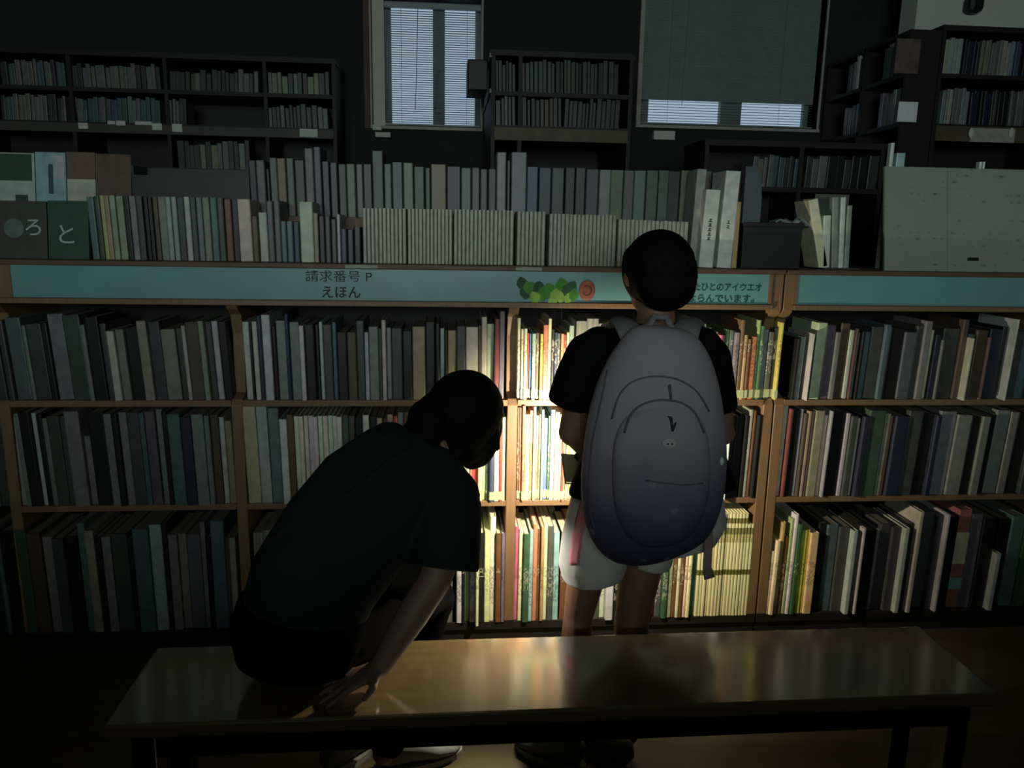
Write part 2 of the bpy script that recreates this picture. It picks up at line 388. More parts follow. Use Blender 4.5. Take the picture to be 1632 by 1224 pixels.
# ------------------------------------------------------------------ far bookcases along the window wall
def far_case(name, label, x0, x1, y0, y1, ztop, shelves, posts, m, t=0.022):
    r = empty(name, label, 'bookcase', ((x0+x1)/2, y0, 0))
    for X in [x0]+posts+[x1-t]:
        boxo('upright', X, X+t, y0, y1, 0, ztop, m, r)
    boxo('top_board', x0-0.005, x1+0.005, y0-0.005, y1, ztop, ztop+0.03, m, r)
    for z in shelves:
        boxo('shelf', x0+t, x1-t, y0+0.004, y1-0.01, z-0.024, z, m, r)
    boxo('back_panel', x0, x1, y1-0.008, y1, 0.05, ztop, m, r)
    return r
YL = 2.55
lx0, lx1 = at(-60, 150, YL).x, at(535, 150, YL).x
zt = at(250, 92, YL).z; zs1 = at(250, 142, YL).z; zs2 = at(250, 197, YL).z; zs3 = at(300, 268, YL).z
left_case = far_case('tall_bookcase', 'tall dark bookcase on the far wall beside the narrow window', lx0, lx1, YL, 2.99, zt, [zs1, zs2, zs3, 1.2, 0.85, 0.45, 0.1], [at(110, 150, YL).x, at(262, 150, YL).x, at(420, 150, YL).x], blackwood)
boxo('label_rail', lx0+0.02, lx1-0.02, YL-0.012, YL, at(250, 214, YL).z, at(250, 200, YL).z, mat('label_rail', (74, 72, 66), 0.6, 0.1, 20), left_case)
YC = 2.1
cx0, cx1 = at(783, 150, YC).x, at(1008, 150, YC).x
ct = at(900, 92, YC).z; c1 = at(900, 148, YC).z; c2 = at(900, 202, YC).z
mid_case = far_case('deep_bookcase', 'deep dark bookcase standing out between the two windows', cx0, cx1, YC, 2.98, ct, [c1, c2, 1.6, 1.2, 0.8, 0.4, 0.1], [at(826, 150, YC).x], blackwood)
boxo('label_rail', cx0+0.02, cx1-0.02, YC-0.012, YC, at(900, 226, YC).z, at(900, 206, YC).z, mat('brown_rail', (96, 82, 70), 0.6, 0.2, 12), mid_case)
# boards at its window end
for py0, py1 in ((84, 90), (141, 146)):
    b = BM(); A = at(784, py0, YC); box(b, A.x-0.012-mid_case.location.x, A.x-mid_case.location.x, YC+0.005-mid_case.location.y, 2.9-mid_case.location.y, A.z-0.022, A.z)
    obj('end_board_edge', b, jamb_m, mid_case)
A = at(744, 150, 2.35); B = at(786, 104, 2.35)
tag(boxo('storage_box', A.x, cx0-0.016, 2.2, 2.5, A.z, B.z, black_m, None, 0.006), 'black box sticking out in front of the narrow window', 'box')
YR = 2.0
rx0, rx1 = at(1441, 150, YR).x, at(1780, 150, YR).x
rt = at(1540, 50, YR).z; r1 = at(1540, 118, YR).z; r2 = at(1540, 198, YR).z
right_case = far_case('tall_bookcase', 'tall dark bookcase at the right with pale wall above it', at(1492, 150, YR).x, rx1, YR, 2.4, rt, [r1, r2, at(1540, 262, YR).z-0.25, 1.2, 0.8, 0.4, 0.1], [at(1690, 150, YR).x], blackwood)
boxo('label_rail', at(1492, 150, YR).x+0.02, rx1-0.02, YR-0.012, YR, at(1540, 226, YR).z, at(1540, 202, YR).z, mat('brown_rail', (96, 82, 70)), right_case)
# return bookcase running back to the window wall, its shelves face left
wg = empty('corner_bookcase', 'dark bookcase running back to the wide window, shelves facing left', 'bookcase', (rx0, 2.5, 0))
RW = at(1492, 150, YR).x-rx0-0.006
for y0 in (2.0, 2.48, 2.97): boxo('upright', rx0-0.002, rx0+RW, y0, y0+0.02, 0, rt, blackwood, wg)
for z in (rt, r1, r2, 1.55, 1.2, 0.8, 0.4, 0.1): boxo('shelf', rx0-0.002, rx0+RW, 2.02, 2.97, z-0.024, z, blackwood, wg)
boxo('back_panel', rx0+RW, rx0+RW+0.005, 2.42, 2.99, 0, rt, blackwood, wg)
struct(boxo('trim_3', at(1486, 20, 2.25).x, 4.4, 2.42, 2.6, rt+0.04, 3.35, palewall))
tag(boxo('wall_speaker', at(1538, 10, 2.38).x, at(1563, 10, 2.38).x, 2.33, 2.418, at(1550, 22, 2.38).z, at(1550, -6, 2.38).z, black_m, None, 0.03), 'dark rounded speaker on the pale wall high at the right', 'speaker')

def far_row(z, yf, x0, x1, py_top, ncodes, where, group, zmin=0.12, noun='shelved book', jit=0.01):
    ncodes = [c for c in ncodes for _ in range(2 if random.random() < 0.55 and 'third, ' not in where else 1)]
    n = len(ncodes); w = (x1-x0)/n
    row('library_book', z, yf, x0, x1, [(w*random.uniform(0.75, 1.3), py_top+random.uniform(-4, 4), c) for c in ncodes], where, None, 'book', group, 'right', (lambda a: (a, a))(random.uniform(-2, 2)), True, False, False, 0.16, jit, None, noun, grey=0.35, dim=0.72)
def codes(s, n): return [random.choice(s) for _ in range(n)]
far_row(zs1, YL+0.02, 2, 105, 98, codes('gtGgt', 9), 'from the edge, top shelf of left tall bookcase', 'books on the left tall bookcase')
far_row(zs1, YL+0.02, 116, 256, 104, codes('gGlgG', 12), 'from the second upright, top shelf of left tall bookcase', 'books on the left tall bookcase')
far_row(zs1, YL+0.02, 270, 412, 114, codes('gGlGe', 12), 'from the third upright, top shelf of left tall bookcase', 'books on the left tall bookcase')
far_row(zs1, YL+0.02, 428, 526, 119, codes('gGllG', 8), 'from the fourth upright, top shelf of left tall bookcase', 'books on the left tall bookcase')
far_row(zs2, YL+0.02, 2, 105, 153, codes('gtggG', 10), 'from the edge, second shelf of left tall bookcase', 'books on the left tall bookcase')
far_row(zs2, YL+0.02, 116, 256, 157, codes('gtbtg', 11), 'from the second upright, second shelf of left tall bookcase', 'books on the left tall bookcase')
far_row(zs2, YL+0.02, 268, 298, 160, codes('gG', 3), 'from the third upright, second shelf of left tall bookcase', 'books on the left tall bookcase')
far_row(zs2, YL+0.02, 428, 524, 170, codes('GegG', 8), 'from the fourth upright, second shelf of left tall bookcase', 'books on the left tall bookcase')
far_row(zs3, YL+0.02, 284, 400, 228, codes('gGlG', 9), 'from the third upright, third shelf of left tall bookcase', 'books on the left tall bookcase')
far_row(c1, YC+0.02, 832, 986, 99, codes('GGek', 14), 'from the upright, top shelf of the deep bookcase', 'books on the deep bookcase')
far_row(c1, YC+0.02, 790, 822, 100, codes('Gm', 3), 'from the window end, top shelf of the deep bookcase', 'books on the deep bookcase')
far_row(c2, YC+0.02, 832, 895, 156, codes('mGkm', 6), 'from the upright, second shelf of the deep bookcase', 'books on the deep bookcase')
far_row(c2, YC+0.02, 898, 986, 162, codes('GGe', 8), 'after the brown books, second shelf of the deep bookcase', 'books on the deep bookcase')
far_row(c2, YC+0.02, 790, 822, 156, codes('GgG', 3), 'from the window end, second shelf of the deep bookcase', 'books on the deep bookcase')
A = at(1426, 116, YR-0.02); B = at(1470, 62, YR-0.02)
tag(boxo('brown_poster', A.x, B.x, YR-0.012, YR-0.004, A.z, B.z, mat('brown_print', (104, 88, 80), 0.7, 0.25, 18)), 'dim brown poster on the end of the corner bookcase above the bright sheet', 'poster')
far_row(r1, YR+0.02, 1496, 1530, 62, codes('w', 3), 'from the upright, top shelf of right tall bookcase', 'books on the right tall bookcase')
far_row(r1, YR+0.02, 1532, 1640, 66, list('nnGllglwsbns'), 'after the white set, top shelf of right tall bookcase', 'books on the right tall bookcase')
far_row(r2, YR+0.02, 1498, 1540, 142, list('swgs'), 'from the upright, second shelf of right tall bookcase', 'books on the right tall bookcase')
far_row(r2, YR+0.02, 1542, 1640, 146, list('nknGkgvgv'), 'after the pale set, second shelf of right tall bookcase', 'books on the right tall bookcase')
# books on the return bookcase (spines face left)
for zi, (zz, nm) in enumerate(((r1, 'top'), (r2, 'second'))):
    for k in range(9):
        y = 2.06+k*0.046 if k < 5 else 2.52+(k-5)*0.05
        w = 0.036; c = random.choice('GkgvGm') if (zi, k) != (0, 6) else 'w'
        o = add_book('library_book', rx0+0.012, 0, 0, w, 0.19+random.uniform(-0.02, 0.02), 0.16, 0, PAL[c][0], f"{PAL[c][1]} shelved book, {ordinal(k+1)} from the near end, {nm} shelf of corner bookcase", 'book', 'books on the corner bookcase', False)
        o.rotation_euler = (0, 0, R(-90)); o.location = (rx0+0.012, y+w, zz)
# paper and label notes on the right bookcase
A = at(1429, 194, YR-0.03); B = at(1463, 163, YR-0.03)
p = boxo('paper_sheet', A.x, B.x, YR-0.034, YR-0.028, A.z, B.z, paper_b); tag(p, 'bright white sheet clipped to the corner of the tall bookcase', 'paper')
A = at(1545, 226, YR-0.02); B = at(1618, 206, YR-0.02)
p = boxo('shelf_card', A.x, B.x, YR-0.024, YR-0.0125, A.z, B.z, mat('grey_card', (176, 172, 164))); tag(p, 'pale card on the label rail of the tall bookcase at right', 'card')
for q, cpx in enumerate((1548, 1612)):
    C = at(cpx, 212, YR-0.03); bb = BM(); ball(bb, C-p.location, (0.016, 0.006, 0.03)); obj('card_clip', bb, paper, p, True)
bits = [(126, 140, 196, 205), (172, 184, 193, 198), (186, 200, 193, 200), (216, 242, 194, 199), (243, 258, 197, 207), (275, 290, 198, 210), (478, 506, 206, 218)]
for i, (a, c, t, b_) in enumerate(bits):
    A = at(a, b_, YL-0.014); B = at(c, t, YL-0.014)
    tag(boxo('shelf_tag', A.x, B.x, YL-0.018, YL-0.0125, A.z, B.z, paper), f"small white tag on the left label rail, {ordinal(i+1)} from the left edge", 'tag', 'tags on the left label rail')
for i, (a, c, t, b_, Y) in enumerate([(594, 608, 199, 207, YW-0.05), (598, 622, 211, 218, YW-0.06), (1042, 1076, 209, 222, YW-0.05)]):
    A = at(a, b_, Y); B = at(c, t, Y)
    tag(boxo('paper_slip', A.x, B.x, Y, YW-0.001, A.z, B.z, paper), ['small pale slip at the lower corner of the narrow window', 'second pale slip, lower, under the narrow window corner', 'grey slip on the wall under the wide window'][i], 'paper', 'slips under the windows')
# low bookcase standing in the aisle behind, its dim books seen over the near case
YA = 1.5
zb = at(1320, 300, YA).z
aisle = far_case('aisle_bookcase', 'dark bookcase in the aisle behind, at the right', at(1120, 300, YA).x, at(1405, 300, YA).x, YA, 1.85, at(1300, 236, YA).z, [zb, zb-0.35, 0.9, 0.5, 0.1], [at(1270, 300, YA).x], blackwood)
far_row(zb, YA+0.02, 1196, 1268, 250, codes('Ggtg', 5), 'on the upper shelf of the aisle bookcase', 'books on the aisle bookcase')
far_row(zb, YA+0.02, 1280, 1395, 252, codes('GgGk', 6), 'beyond the upright, upper shelf of the aisle bookcase', 'books on the aisle bookcase')

# ------------------------------------------------------------------ the two low picture-book cases
ZS = [0.083, 0.535, 0.89]; ZH0, ZH1, ZT = 1.2185, 1.32, 1.335; DEP = 0.40
def panel_outline(foot=0.086):
    return [(0, foot), (0, 0.872), (0.012, 0.892), (0.062, 0.905), (0.066, 1.10), (0.05, 1.165), (0.012, 1.185), (0, 1.20), (0, ZT-0.015), (DEP, ZT-0.015), (DEP, foot)]
def low_case(label, x0, x1, uprights, tw, m):
    r = empty('picture_book_case', label, 'bookcase', (x0, 0, 0), 'low picture book cases')
    for k, X in enumerate(uprights):
        b = BM(); prism(b, panel_outline(), 'x', X-x0, X-x0+tw)
        bmesh.ops.bevel(b, geom=b.edges[:], offset=0.0015, segments=1, affect='EDGES')
        obj('side_panel' if k in (0, len(uprights)-1) else 'divider', b, m, r)
    for X, X2 in zip(uprights[:-1], uprights[1:]):
        for z, t in zip(ZS, (0.03, 0.02, 0.021)):
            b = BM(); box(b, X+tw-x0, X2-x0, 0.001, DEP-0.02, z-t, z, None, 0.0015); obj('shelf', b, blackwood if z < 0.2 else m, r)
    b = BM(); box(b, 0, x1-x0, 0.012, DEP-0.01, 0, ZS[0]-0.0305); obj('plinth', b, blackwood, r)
    for X in uprights:
        b = BM(); box(b, X-x0, X-x0+tw, 0.002, DEP-0.005, ZS[0]-0.03, 0.0855); obj('foot_block', b, blackwood, r)
    b = BM(); box(b, x0-x0, x1-x0, -0.012, DEP, ZT-0.015, ZT, None, 0.002); obj('top_board', b, darkwood, r)
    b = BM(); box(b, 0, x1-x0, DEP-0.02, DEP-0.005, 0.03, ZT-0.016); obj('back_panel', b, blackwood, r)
    b = BM(); box(b, tw, x1-x0-tw, 0.002, 0.018, ZH0, ZT-0.016); obj('header_board', b, m, r)
    b = BM(); box(b, tw, x1-x0-tw, -0.010, 0.02, ZH0-0.018, ZH0-0.0005, None, 0.002); obj('header_rail', b, m, r)
    return r
TW = 0.034
XA, XB = -0.921, -0.018
XE = at(1209, 850, 0).x - TW/2 - 0.004
case1 = low_case('long low maple picture book case behind both people', -1.64, XE+TW, [-1.64, XA, XB, XE], TW, wood)
X20 = XE+TW+0.006
case2 = low_case('low maple picture book case at the right under the white notice sheets', X20, X20+2.1, [X20, X20+1.06, X20+2.1-TW], TW, wood)

def sign(label, x0, x1):
    z0, z1 = ZH0+0.001, ZT-0.0165
    r = empty('shelf_sign', label, 'sign', (x0, -0.001, z0), 'teal signs along the bookcase headers')
    b = BM(); box(b, 0, x1-x0, -0.0015, 0.0005, 0, z1-z0); obj('sign_card', b, teal, r)
    for a in (-0.012, x1-x0):
        b = BM(); box(b, a, a+0.012, -0.005, 0.0015, 0, z1-z0); obj('sign_holder', b, wood, r)
    return r
sx0, sx1 = at(19, 445, 0).x, at(1224, 460, 0).x
s1 = sign('long teal sign strip with Japanese lettering and green leaves above the shelves', sx0, sx1)
s2 = sign('blank glossy teal sign strip on the right-hand bookcase', at(1270, 460, 0).x, at(1760, 470, 0).x)
def stext(body, x0, x1, yb, hpx, m):
    A = at(x0, yb, -0.003); B = at(x1, yb, -0.003)
    hh = hpx*abs(at(x0, yb, 0).z-at(x0, yb+1, 0).z)
    t = text('lettering', body, hh/0.86, (A.x, -0.0031, A.z), m, s1, align='LEFT', bold=0.002 if '求' in body else 0.018)
    wd = max(v.co.x for v in t.data.vertices)-min(v.co.x for v in t.data.vertices)
    t.scale.x = (B.x-A.x)/wd
    return t
stext('請求番号 P', 486, 592, 447, 17, ink)
stext('えほん', 511, 573, 473, 18, ink)
stext('いたひとのアイウエオ', 1092, 1212, 462, 12, ink_g)
stext('にならんでいます。', 1080, 1200, 480, 12, ink_g)
lf = [mat('leaf_cutout_green', (72, 140, 52), 0.7, 0.25, 30), mat('leaf_cutout_light', (142, 190, 84), 0.7, 0.2, 30), mat('leaf_cutout_dark', (40, 86, 48), 0.7, 0.25, 30)]
def leaf(b, cx, cz, w, h, a, y):
    M = Matrix.Translation((cx, y, cz)) @ Matrix.Rotation(a, 4, 'Y')
    pts = [(0, -h), (w*0.8, -h*0.45), (w, 0.1*h), (w*0.6, h*0.65), (0, h), (-w*0.6, h*0.65), (-w, 0.1*h), (-w*0.8, -h*0.45)]
    A = [b.verts.new(M @ Vector((p[0], 0, p[1]))) for p in pts]; B = [b.verts.new(M @ Vector((p[0], -0.0008, p[1]))) for p in pts]
    b.faces.new(A); b.faces.new(B[::-1])
    for i in range(8): b.faces.new((A[i], A[(i+1) % 8], B[(i+1) % 8], B[i]))
rr = random.Random(3)
leaves = [(832, 452, 7, 9, 2), (838, 466, 8, 9, 2), (848, 462, 8, 10, 0), (858, 459, 8, 9, 2), (866, 468, 8, 10, 0), (852, 474, 7, 8, 1), (876, 462, 8, 9, 0), (884, 470, 6, 9, 1), (895, 454, 8, 9, 0), (903, 466, 7, 10, 2), (910, 458, 7, 9, 2), (893, 474, 5, 8, 1), (905, 475, 5, 8, 1), (880, 480, 6, 6, 1), (914, 470, 6, 9, 0), (842, 458, 7, 8, 0)]
for i, (px, py, w, h, c) in enumerate(leaves):
    A = at(px, py, 0); b = BM(); leaf(b, A.x-s1.location.x, A.z-s1.location.z, w*0.0027, h*0.0027, rr.uniform(-0.5, 0.5), -0.003-0.0009*i/4)
    o = obj('leaf_cutout', b, lf[c], s1)
A = at(935, 463, 0); b = BM(); ball(b, (A.x-s1.location.x, -0.004, A.z-s1.location.z), (0.027, 0.0025, 0.034)); obj('round_sticker', b, mat('reddish_brown_card', (150, 88, 66), 0.7, 0.25, 60), s1, True)
b = BM(); q = (A.x-s1.location.x, -0.0066, A.z-s1.location.z)
tube(b, [Vector(q)+Vector((0.014*math.cos(t), 0, 0.016*math.sin(t))) for t in [R(200+i*36) for i in range(9)]], [0.0014]*9, 6); obj('sticker_ring', b, mat('sticker_brown', (84, 40, 34), 0.7), s1)
for px0, px1, lab in ((550, 602, 'grey paper label on the case edge above the sign lettering'), (822, 864, 'grey paper label on the case edge above the green leaves')):
    A = at(px0, 428, -0.014); B = at(px1, 421, -0.014)
    tag(boxo('edge_label', A.x, B.x, -0.0145, -0.0122, ZT-0.0135, ZT-0.002, mat('grey_label_paper', (150, 152, 140))), lab, 'label')

# ------------------------------------------------------------------ picture books on the three shelves
def parse(s):
    out = []
    for tkn in s.split():
        c = tkn[0]; w, t = tkn[1:].split('/')
        st = not t.endswith('n'); out.append((float(w), float(t.rstrip('n')), c, st))
    return out
Y1, Y2, Y3 = 0.006, 0.002, 0.0
G1, G2, G3 = 'picture books on the top shelf', 'picture books on the middle shelf', 'picture books on the bottom shelf'
# far-left bay
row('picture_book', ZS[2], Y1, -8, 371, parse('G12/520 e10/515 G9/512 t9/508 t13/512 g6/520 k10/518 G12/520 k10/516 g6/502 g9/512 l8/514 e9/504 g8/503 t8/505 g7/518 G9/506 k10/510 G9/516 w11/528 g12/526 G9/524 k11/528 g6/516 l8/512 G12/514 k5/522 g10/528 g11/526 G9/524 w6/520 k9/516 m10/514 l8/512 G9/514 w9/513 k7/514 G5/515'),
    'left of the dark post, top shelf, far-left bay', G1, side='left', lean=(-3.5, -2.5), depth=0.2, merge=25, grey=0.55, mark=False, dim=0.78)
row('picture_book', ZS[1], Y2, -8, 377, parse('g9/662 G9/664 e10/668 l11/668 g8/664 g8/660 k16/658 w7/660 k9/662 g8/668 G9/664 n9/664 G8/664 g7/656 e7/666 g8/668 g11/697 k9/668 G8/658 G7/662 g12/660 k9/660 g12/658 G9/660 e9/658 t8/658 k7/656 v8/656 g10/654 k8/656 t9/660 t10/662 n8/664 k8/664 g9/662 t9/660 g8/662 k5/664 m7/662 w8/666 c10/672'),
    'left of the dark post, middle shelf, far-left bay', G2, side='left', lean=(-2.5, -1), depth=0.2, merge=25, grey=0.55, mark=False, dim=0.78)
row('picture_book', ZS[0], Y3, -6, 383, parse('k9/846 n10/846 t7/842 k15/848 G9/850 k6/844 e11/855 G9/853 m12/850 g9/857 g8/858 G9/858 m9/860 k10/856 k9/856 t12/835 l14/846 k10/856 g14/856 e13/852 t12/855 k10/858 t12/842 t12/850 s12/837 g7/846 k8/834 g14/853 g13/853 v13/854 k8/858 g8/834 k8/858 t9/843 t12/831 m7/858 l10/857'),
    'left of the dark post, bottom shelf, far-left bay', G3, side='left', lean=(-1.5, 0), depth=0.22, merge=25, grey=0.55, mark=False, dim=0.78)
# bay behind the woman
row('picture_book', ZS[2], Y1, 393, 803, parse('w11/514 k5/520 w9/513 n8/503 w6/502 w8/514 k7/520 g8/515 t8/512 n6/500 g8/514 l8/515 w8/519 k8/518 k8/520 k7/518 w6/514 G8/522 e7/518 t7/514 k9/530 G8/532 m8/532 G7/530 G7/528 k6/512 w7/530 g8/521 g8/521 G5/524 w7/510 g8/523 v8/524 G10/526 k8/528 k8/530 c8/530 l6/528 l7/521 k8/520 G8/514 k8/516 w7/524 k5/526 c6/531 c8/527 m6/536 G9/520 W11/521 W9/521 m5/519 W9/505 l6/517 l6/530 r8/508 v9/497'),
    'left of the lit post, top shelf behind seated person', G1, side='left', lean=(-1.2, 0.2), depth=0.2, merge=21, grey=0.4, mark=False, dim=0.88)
row('picture_book', ZS[1], Y2, 396, 452, parse('c13/649 l8/650 l9/649 e8/652 t9/652 e8/654'), 'right of the dark post, middle shelf behind seated person', G2, side='right', lean=(-1.5, -1), depth=0.2, merge=22, grey=0.5, mark=False)
row('picture_book', ZS[1], Y2, 453, 655, parse('w12/668 m9/660 w8/665 w7/664 w7/664 w8/664 w7/664 w7/664 w8/664 w7/664 w7/664 w8/664 G10/663 G9/664 k13/668 w10/661 k11/664 c9/666 m7/668 c9/660 r7/664 g9/658 m9/656'), 'right of the green bunch, middle shelf behind seated person', G2, side='right', lean=(-1, -0.5), depth=0.2, grey=0.4, mark=False)
row('picture_book', ZS[1], Y2, 738, 804, parse('e6/664 W5/664 f5/664 r5/664 f5/664 W9/664 l6/666 s6/666 n8/668 W9/664 r5/666 W6/665'), 'left of the lit post, middle shelf near seated person', G2, side='left', lean=(0.5, 0), depth=0.2, sticker=True)
row('picture_book', ZS[0], Y3, 727, 803, parse('w9/850 k4/856 l8/846 w9/842 W5/835n k9/850 W9/847 w9/826 m8/850 v6/850'), 'left of the lit post, bottom shelf near seated person', G3, side='left', lean=(0, 0), depth=0.24)
# bay behind the boy
row('picture_book', ZS[2], Y1, 824, 912, parse('W6/508 W5/525 W6/524 r4/532 b4/533 s7/532 m7/531 y5/532 f9/518 W6/508 k5/525 n5/530 G6/532 c6/532 r4/534 W5/530 g9/520'), 'right of the lit post, top shelf left of child', G1, side='right', lean=(-0.5, 0.3), depth=0.2, sticker=True)
row('picture_book', ZS[2], Y1, 1100, 1236, parse('w7/514 w6/513 l6/517 g6/522 W9/543 W5/530 p6/534 p5/535 e7/526 G7/527 v8/530 m7/510 c6/534 m6/540 o10/537 l5/511 e6/520 g8/526 G9/530 k6/524 y5/514'), 'left of the double post, top shelf by child', G1, side='left', lean=(0.3, 1.2), depth=0.2, sticker=True)
row('picture_book', ZS[1], Y2, 823, 908, parse('m4/650 f4/650 f6/646 W8/661 c6/655 W5/648 f6/664 l4/662 s4/653 b8/668 e4/664 s8/654 W8/657 W4/660 r4/660 f4/662 l4/664 y6/664'), 'right of the lit post, middle shelf beside child\'s elbow', G2, side='right', lean=(-0.3, 0.2), depth=0.2, sticker=True)
row('picture_book', ZS[1], Y2, 1148, 1200, parse('w3/662n k5/664 k7/660 k8/664 k9/660 k8/664 g7/654 m6/656 k6/662'), 'left of the double post, middle shelf right of backpack', G2, side='left', lean=(0.8, 1.2), depth=0.2, mark=False)  # mostly black covers carry the shadow of the child's arm in their colour
row('picture_book', ZS[0], Y3, 818, 889, parse('p6/842 W7/845 e9/850 s6/845 f7/837 m5/846 c5/840 W6/838 G9/840 s9/850'), 'right of the lit post, bottom shelf beside child\'s shorts', G3, side='right', lean=(0.3, -0.2), depth=0.22)
row('picture_book', ZS[0], Y3, 891, 1035, parse('m12/850 r14/846 k16/850 G15/846 w8/840 w11/838 k20/850 g16/846 m18/850'), 'bottom shelf run seen between the child\'s legs', G3, side='right', depth=0.22)
row('picture_book', ZS[0], Y3, 1036, 1106, parse('r7/850 G9/850 e8/850 l8/846 m6/848 W5/846 m6/850 W5/846 W6/848 t9/842'), 'left of the magazine run, bottom shelf right of child', G3, side='left', lean=(0, 0.6), depth=0.22)
# what stands on the shelves behind the two people, out of the photograph's sight
hb_ = BM()
for z, y, x0, x1, sp in (
    (ZS[1], Y2, 660, 735, 'g16/662 k20/662 w18/664 G21/662'),
    (ZS[0], Y3, 392, 722, 'k14/850 g16/846 t14/852 G16/850 w14/846 k18/852 m16/848 g16/850 e14/846 G18/852 t16/850 w14/848 k18/846 g16/852 m14/850 G16/846 w14/850 k16/848'),
    (ZS[2], Y1, 915, 1104, 'W16/512 g18/508 k20/516 r18/520 w20/514 e18/518 n20/512 c18/520 G20/516 w18/514'),
    (ZS[1], Y2, 912, 1145, 'W20/660 n22/662 c20/664 w22/660 r20/664 t22/662 G20/660 m22/664 w20/662 k22/660'),
):
    it = parse(sp); k = (x1-x0)/sum(i[0] for i in it); px = x0
    for w, top, c, _ in it:
        A, B, T = at(px, 640, y), at(px+w*k, 640, y), at(px, top, y); px += w*k
        box(hb_, A.x+0.0005, B.x-0.0005, y+0.004, y+0.2, z, T.z)
tag(obj('hidden_books', hb_, mat('assorted_grey_covers', (120, 120, 110), 0.6, 0.5, 40, stretch=(3, 0.2, 0.2))), 'rest of the picture books on the shelves behind the two people', 'books', None, 'stuff')
# the run of cream magazines: bands at two heights belong to the spines
n_m = 17; mx0, mx1 = at(1107, 972, Y3).x, at(1191, 968, Y3).x
mm = bpy.data.materials.new('banded_magazine_spine'); mm.use_nodes = True
_n = mm.node_tree; _b = _n.nodes['Principled BSDF']; _t = _n.nodes.new('ShaderNodeTexCoord'); _s = _n.nodes.new('ShaderNodeSeparateXYZ'); _r = _n.nodes.new('ShaderNodeValToRGB')
_mr = _n.nodes.new('ShaderNodeMapRange'); _mr.inputs[2].default_value = 0.392; _r.color_ramp.interpolation = 'CONSTANT'
els = [(0, (228, 222, 170)), (0.405, (104, 100, 46)), (0.455, (228, 222, 170)), (0.72, (186, 178, 120)), (0.80, (128, 122, 74)), (0.86, (222, 216, 166)), (0.905, (120, 112, 62)), (0.955, (226, 220, 172))]
while len(_r.color_ramp.elements) < len(els): _r.color_ramp.elements.new(0.5)
for e, (p, c) in zip(_r.color_ramp.elements, els): e.position = p; e.color = rgb(c)
_n.links.new(_t.outputs['Object'], _s.inputs[0]); _n.links.new(_s.outputs[2], _mr.inputs[0]); _n.links.new(_mr.outputs[0], _r.inputs[0]); _n.links.new(_r.outputs[0], _b.inputs['Base Color'])
for k in range(n_m):
    w = (mx1-mx0)/n_m
    tp = 0.392 if 5 <= k <= 14 else (0.345+0.009*k if k < 5 else 0.352)
    o = add_book('magazine', mx0+k*w+0.0002, Y3+random.uniform(-0.003, 0.003), ZS[0], w-0.0005, tp, 0.21, R(0.3), PAL['W'][0], f"slim cream magazine with olive bands, {ordinal(n_m-k)} left of the double post, bottom shelf", 'magazine', 'cream magazines by the double post', False)
    o.data.materials[0] = mm
# right-hand case
row('picture_book', ZS[2], Y1, 1258, 1646, parse('k6/540 g8/537 k5/540 w2/531n k8/538 W15/515 v14/519 g8/530 m14/516 W7/527 m4/524 g5/531 k5/528 t10/530 G9/526 n9/522 t9/518 G9/524 k12/528 v18/530 G10/520 g11/512 W8/527 n9/534 g4/542 G9/526 v8/525 G8/526 m9/510 w4/538n t9/534 m9/530 G8/527 f5/538 k9/530 n10/526 k8/522 w3/508n G10/530 k10/528 t14/528 n16/530'),
    'from the double post, top shelf of right-hand case', G1, side='right', lean=(1.8, 2.2), depth=0.2, merge=25, grey=0.5, mark=False, dim=0.85)
row('picture_book', ZS[1], Y2, 1233, 1650, parse('W10/648 r6/652 k6/656 G6/655 s5/654 m5/660 c6/656 m4/656 c8/655 s6/655 W7/663 s4/655 n10/657 k12/660 w7/660 G10/664 W6/668 n9/664 g5/655 e11/660 e8/655 l9/660 o6/664 n10/668 v10/664 v10/662 G11/656 k9/660 k9/664 n8/662 g14/657 e10/660 e10/662 g12/664 k14/666 g12/664 k13/664 t8/662 g12/656 g12/658 k18/662 G14/670 G14/672'),
    'from the double post, middle shelf of right-hand case', G2, side='right', lean=(1.2, 3.2), depth=0.2, merge=25, grey=0.5, mark=False, dim=0.85)
row('picture_book', ZS[0], Y3, 1219, 1292, parse('W5/880 W7/862 c6/834 m8/856 l5/828 w6/821 e7/836 y10/846 y4/846 h13/850'), 'from the double post, bottom shelf of right-hand case', G3, side='right', lean=(1.5, 0.5), depth=0.24, jit=0.006)
row('picture_book', ZS[0], Y3+0.015, 1293, 1650, parse('k10/836 t15/838 G14/840 W7/842n k6/830 W4/838n k20/846 g6/846 G14/836 G12/840 w7/838n k10/834 W6/812n G12/818 G12/820 G8/822 w4/817n k18/824 o18/813 v16/820 k18/826 w7/878n k16/830 t18/824 e16/830 k18/826'),
    'right of the peach book, bottom shelf of right-hand case', G3, side='right', lean=(0.8, 1.6), depth=0.22, merge=25, grey=0.5, mark=False, dim=0.85)
for o in list(COL.objects):
    if o.get('group') == G3 and 'dull orange picture' in o.get('label', '') and 'peach' in o['label']:
        for nm, z0, z1, c in (('cover_band', 0.075, 0.12, (120, 170, 160)), ('cover_band', 0.175, 0.30, (206, 196, 160))):
            w_ = max(v.co.x for v in o.data.vertices); b = BM(); box(b, -0.0003, w_+0.0003, -0.0004, 0.01, z0, z1); obj(nm, b, mat('band_%d' % c[0], c), o)
